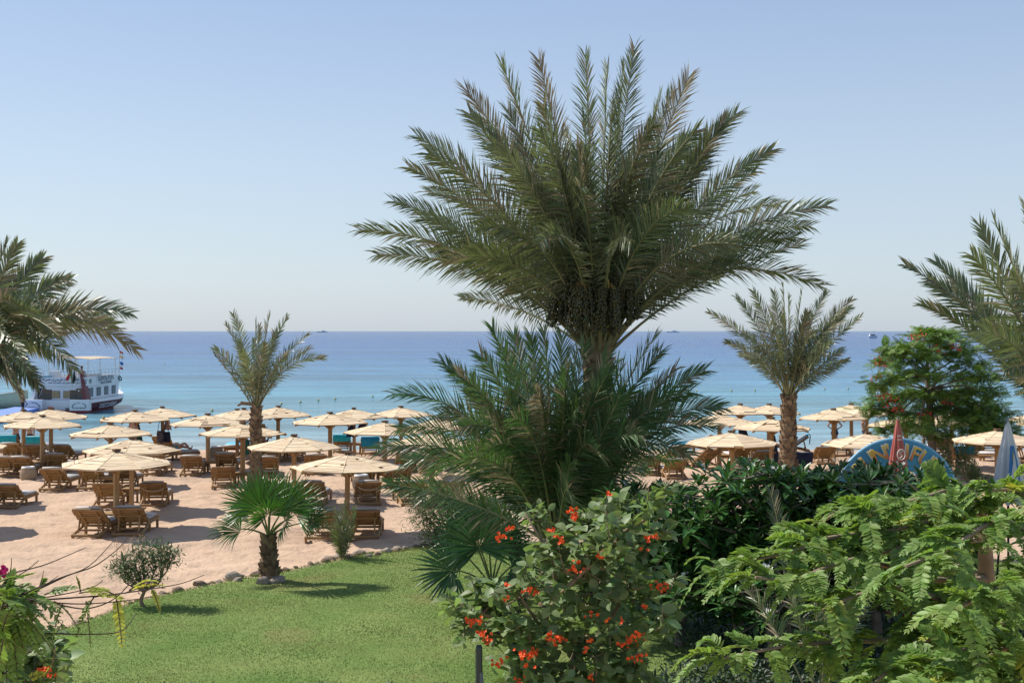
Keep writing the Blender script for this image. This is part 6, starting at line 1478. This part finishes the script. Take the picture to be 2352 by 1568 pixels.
# ------------------------------------------------------------------ people
M_skin = pmat("skin", (.42,.235,.155), (.48,.28,.19), scale=3, rough=.6, spec=.3); M_skin2 = pmat("skin_tanned", (.30,.15,.09), (.35,.185,.115), scale=3, rough=.6, spec=.3)
M_hair = pmat("dark_hair", (.02,.014,.01), (.04,.028,.02), scale=20, rough=.6); M_trunks = pmat("swim_trunks", (.012,.016,.03), (.025,.03,.05), scale=8, rough=.8)
def person(label, loc, J, yaw=0, skin=None, hair=M_hair, shorts=M_trunks, sc=1.0, extra=None, group=None, short_len=.5):
    """J: joint places (metres, facing -y towards the camera or +y away as posed), one skinned body"""
    t = thing("person", label, "person", loc, group); t.rotation_euler = (0,0,yaw); t.scale = (sc,)*3
    R_ = dict(pelvis=.135,waist=.125,chest=.15,neck0=.075,neck=.055,head0=.085,head=.098,crown=.075,hipL=.10,hipR=.10,kneeL=.062,kneeR=.062,calfL=.06,calfR=.06,ankL=.04,ankR=.04,toeL=.03,toeR=.03,shL=.07,shR=.07,elL=.046,elR=.046,wrL=.03,wrR=.03,pmL=.038,pmR=.038)
    names = list(R_); V = []; idx = {}; rad = []
    def addv(n, p, r): idx[n] = len(V); V.append(tuple(p)); rad.append(r)
    for n in names: addv(n, J[n], R_[n])
    E = [("pelvis","waist"),("waist","chest"),("chest","neck0"),("neck0","neck"),("neck","head0"),("head0","head"),("head","crown")]
    for s in "LR":
        E += [("pelvis","hip"+s),("hip"+s,"knee"+s),("knee"+s,"calf"+s),("calf"+s,"ank"+s),("ank"+s,"toe"+s),("chest","sh"+s),("sh"+s,"el"+s),("el"+s,"wr"+s),("wr"+s,"pm"+s)]
        w, p = np.array(J["wr"+s]), np.array(J["pm"+s]); d = nrm(p-w); sd = nrm(np.cross(d, (.3,1,.2)))
        for k, (off, ln) in enumerate(((-.032,.07),(-.011,.085),(.011,.08),(.032,.062))):
            a = p + d*.03 + sd*off; b_ = a + d*ln*.6; c_ = b_ + d*ln*.4 + np.array((0,.015,-.012)); addv(f"f{s}{k}a", a, .012); addv(f"f{s}{k}b", b_, .0095); addv(f"f{s}{k}c", c_, .008)
            E += [("pm"+s,f"f{s}{k}a"),(f"f{s}{k}a",f"f{s}{k}b"),(f"f{s}{k}b",f"f{s}{k}c")]
        a = w + d*.04 + sd*.045; b_ = a + d*.05 + sd*.02; addv(f"t{s}a", a, .013); addv(f"t{s}b", b_, .010); E += [("wr"+s,f"t{s}a"),(f"t{s}a",f"t{s}b")]
    me = bpy.data.meshes.new("body"); me.from_pydata(V, [(idx[a], idx[b]) for a, b in E], [])
    o = bpy.data.objects.new("body", me); COL.objects.link(o)
    m = o.modifiers.new("s", 'SKIN'); m.use_smooth_shade = True
    for i, v in enumerate(me.skin_vertices[0].data):
        r = rad[i]; v.radius = (r, r*.8) if i == idx["chest"] or i == idx["pelvis"] else (r, r); v.use_root = i == idx["pelvis"]
    o.modifiers.new("u", 'SUBSURF').levels = 1
    dg = bpy.context.evaluated_depsgraph_get(); dg.update(); new = bpy.data.meshes.new_from_object(o.evaluated_get(dg)); o.modifiers.clear(); o.data = new; new.name = "body"
    new.materials.clear(); new.materials.append(skin or M_skin)
    for p in new.polygons: p.use_smooth = True
    o.parent = t; bpy.data.meshes.remove(me)
    # hair cap, nose, swimwear
    h, cr, nk = np.array(J["head"]), np.array(J["crown"]), np.array(J["head0"]); up = nrm(cr-nk); fw = nrm(np.array(J.get("face", (0,-1,0)), float)); fw = nrm(fw-up*(fw@up)); sd = np.cross(fw, up)
    g = Geo(); n = 14; a = np.linspace(0, 2*math.pi, n, endpoint=False); rows = []
    for e in np.linspace(.0, 1.5, 6):
        rows.append(h + up*.02 - fw*.012 + (np.cos(a)[:,None]*fw*.112 + np.sin(a)[:,None]*sd*.100)*math.cos(e) + up*(.035+.105*math.sin(e)) - up*(.085*np.clip(-np.cos(a),-.35,1)*math.cos(e))[:,None])
    g.add(np.concatenate(rows), [(i*n+j, i*n+(j+1)%n, (i+1)*n+(j+1)%n, (i+1)*n+j) for i in range(5) for j in range(n)], 0, True); g.add(rows[-1], [tuple(range(n))]); g.build("hair", hair, t, (0,0,0))
    g = Geo(); p = h+fw*.085; g.add(np.array([p+up*.03, p-up*.03-sd*.018, p-up*.03+sd*.018, p-up*.028+fw*.028]), [(0,1,3),(0,3,2),(1,2,3)]); g.build("nose", skin or M_skin, t, (0,0,0))
    g = Geo()
    for s in (-1,1): g.scatter(ICO, [h+fw*.088+sd*.034*s+up*.022], [[.011,0,0]], [[0,.011,0]], [[0,0,.011]])
    g.box(h+fw*.086-up*.052, (.045,.012,.009)); g.build("face_features", M_hair, t, (0,0,0))
    if shorts is not None:
        g = Geo(); wa, pe = np.array(J["waist"]), np.array(J["pelvis"]); wmid = wa*.45+pe*.55
        g.tube([wmid, pe*.8+wmid*.2, pe], [.150,.162,.150], 14)
        for s in "LR":
            hp, kn = np.array(J["hip"+s]), np.array(J["knee"+s]); e = hp+(kn-hp)*short_len; g.tube([pe*.45+hp*.55, hp*.8+kn*.2, e], [.118,.118,.105], 12)
        g.build("swim_shorts", shorts, t, (0,0,0))
    if extra: extra(t, J)
    return t
def stand(arms="down", stride=0.0, lean=0.0, face=(0,1,0), bend=0.0):
    J = dict(pelvis=(0,0,.93), waist=(0,lean*.3,1.08), chest=(0,lean*.7,1.31), neck0=(0,lean,1.46), neck=(0,lean*1.05,1.52), head0=(0,lean*1.1,1.58), head=(0,lean*1.1,1.65), crown=(0,lean*1.1,1.72),
             hipL=(-.09,0,.86), hipR=(.09,0,.86), kneeL=(-.10,stride*.55,.48+.02*abs(stride)), kneeR=(.10,-stride*.35,.48), calfL=(-.10,stride*.62,.33), calfR=(.10,-stride*.62,.34), ankL=(-.10,stride*.8,.07), ankR=(.10,-stride*1.0,.08+.05*abs(stride)), toeL=(-.11,stride*.8+.15*face[1],.03), toeR=(.11,-stride*1.0+.15*face[1],.03),
             shL=(-.185,lean*.85,1.42), shR=(.185,lean*.85,1.42), face=face)
    if arms == "hips":
        J.update(elL=(-.40,-.10*face[1],1.18), elR=(.40,-.10*face[1],1.18), wrL=(-.20,-.02,1.02), wrR=(.20,-.02,1.02), pmL=(-.145,.02*face[1],.99), pmR=(.145,.02*face[1],.99))
    elif arms == "swing":
        J.update(elL=(-.23,-stride*.35,1.14), elR=(.23,stride*.35,1.14), wrL=(-.24,-stride*.2+.08*face[1],.91), wrR=(.24,stride*.6+.05*face[1],.93), pmL=(-.24,-stride*.15+.10*face[1],.84), pmR=(.24,stride*.7+.06*face[1],.86))
    elif arms == "head":
        J.update(elL=(-.36,0,1.55), elR=(.24,0,1.14), wrL=(-.18,-.02,1.70), wrR=(.25,.05,.90), pmL=(-.12,-.02,1.74), pmR=(.25,.06,.83))
    else:
        J.update(elL=(-.24,-.02,1.14), elR=(.24,-.02,1.14), wrL=(-.25,.05*face[1],.90), wrR=(.25,.05*face[1],.90), pmL=(-.25,.07*face[1],.83), pmR=(.25,.07*face[1],.83))
    return J
def sit(face=(0,1,0), recline=0.0, z=.42):
    f = face[1]
    J = dict(pelvis=(0,0,z+.12), waist=(0,-recline*.15*f,z+.26), chest=(0,-recline*.4*f,z+.48), neck0=(0,-recline*.55*f,z+.63), neck=(0,-recline*.58*f,z+.69), head0=(0,-recline*.6*f,z+.75), head=(0,-recline*.6*f,z+.82), crown=(0,-recline*.6*f,z+.89),
             hipL=(-.10,.05*f,z+.10), hipR=(.10,.05*f,z+.10), kneeL=(-.13,.46*f,z+.13), kneeR=(.13,.46*f,z+.13), calfL=(-.13,.50*f,z-.02), calfR=(.13,.50*f,z-.02), ankL=(-.13,.52*f,z-.30), ankR=(.13,.52*f,z-.30), toeL=(-.13,.66*f,z-.35), toeR=(.13,.66*f,z-.35),
             shL=(-.185,-recline*.5*f,z+.59), shR=(.185,-recline*.5*f,z+.59), elL=(-.26,.05*f,z+.34), elR=(.26,.05*f,z+.34), wrL=(-.18,.27*f,z+.24), wrR=(.18,.27*f,z+.24), pmL=(-.15,.33*f,z+.22), pmR=(.15,.33*f,z+.22), face=face)
    return J
def lie():
    J = dict(pelvis=(0,0,.14), waist=(0,-.15,.14), chest=(0,-.38,.15), neck0=(0,-.53,.15), neck=(0,-.59,.16), head0=(0,-.65,.17), head=(0,-.72,.17), crown=(0,-.79,.17), hipL=(-.10,.07,.12), hipR=(.10,.07,.12), kneeL=(-.12,.44,.17), kneeR=(.12,.46,.36), calfL=(-.12,.58,.14), calfR=(.12,.58,.25), ankL=(-.12,.84,.07), ankR=(.12,.70,.07), toeL=(-.13,.89,.2), toeR=(.12,.84,.06),
             shL=(-.185,-.49,.13), shR=(.185,-.49,.13), elL=(-.30,-.24,.11), elR=(.30,-.24,.11), wrL=(-.27,.0,.09), wrR=(.22,-.02,.22), pmL=(-.26,.06,.09), pmR=(.15,.02,.26), face=(0,0,1))
    return J
p = ground(*Z1(120,885)); person("man in dark swim trunks walking along the waterline at the left", (p.x,p.y,-.15), stand("swing", .33, .03, (0,1,0)), R(62), M_skin, short_len=.38)
p = ground(*Z1(222,885)); person("bather in a small dark swimsuit walking behind the man at the left", (p.x,p.y,-.15), stand("swing", .2, .02, (0,1,0)), R(35), M_skin, short_len=.08)
def straw(t, J):
    h = np.array(J["head"]); g = Geo(); g.lathe([(.25,.02),(.17,.05),(.125,.07),(.12,.15),(.09,.19),(0,.20)], 18, h-np.array((0,0,.01))); g.build("straw_hat", pmat("straw", (.38,.26,.14), (.46,.33,.19), scale=14, rough=.9), t, (0,0,0))
p = ground(604,1052); person("bare-backed man in a straw hat sitting beside the slim palm, facing the sea", (p.x,p.y,0), sit((0,1,0), .1, .62), 0, M_skin2, extra=straw)
p = at(1917,1024,70.0); person("man in dark shorts standing at the water with hands on his hips, seen from behind", (p.x,70.0,-.42), stand("hips"), R(-6), M_skin2)
p = at(1986,1022,69.5); person("bather in dark swimwear wading beside a far parasol post", (p.x,69.5,-.45), stand("head", .1, .12, (0,1,0)), R(80), M_skin2)
p = at(2127,1030,66.5); person("bather standing at the shoreline behind the flame tree's trunk", (p.x,66.5,-.25), stand("down", .12), R(20), M_skin)
L_ = LO[24]; q = Matrix.Rotation(L_.rotation_euler.z, 4, 'Z') @ Vector((0,.95,.40)); person("sunbather lying on a lounger in the second row from the sea, knee raised", (L_.location.x+q.x, L_.location.y+q.y, .40), lie(), L_.rotation_euler.z, M_skin, shorts=M_turq, short_len=.2)
person("passenger with a brown back sitting on the tour boat's upper deck", (B0.x+.95, B0.y+2.6, SEA+2.20), sit((0,1,0), .12, .38), R(-5), M_skin2)
p = at(52,952,89.0); person("person in dark shorts walking on the blue pontoon behind the palm fronds", (p.x, 89.0, .0), stand("swing", .22), R(-50), M_skin2)
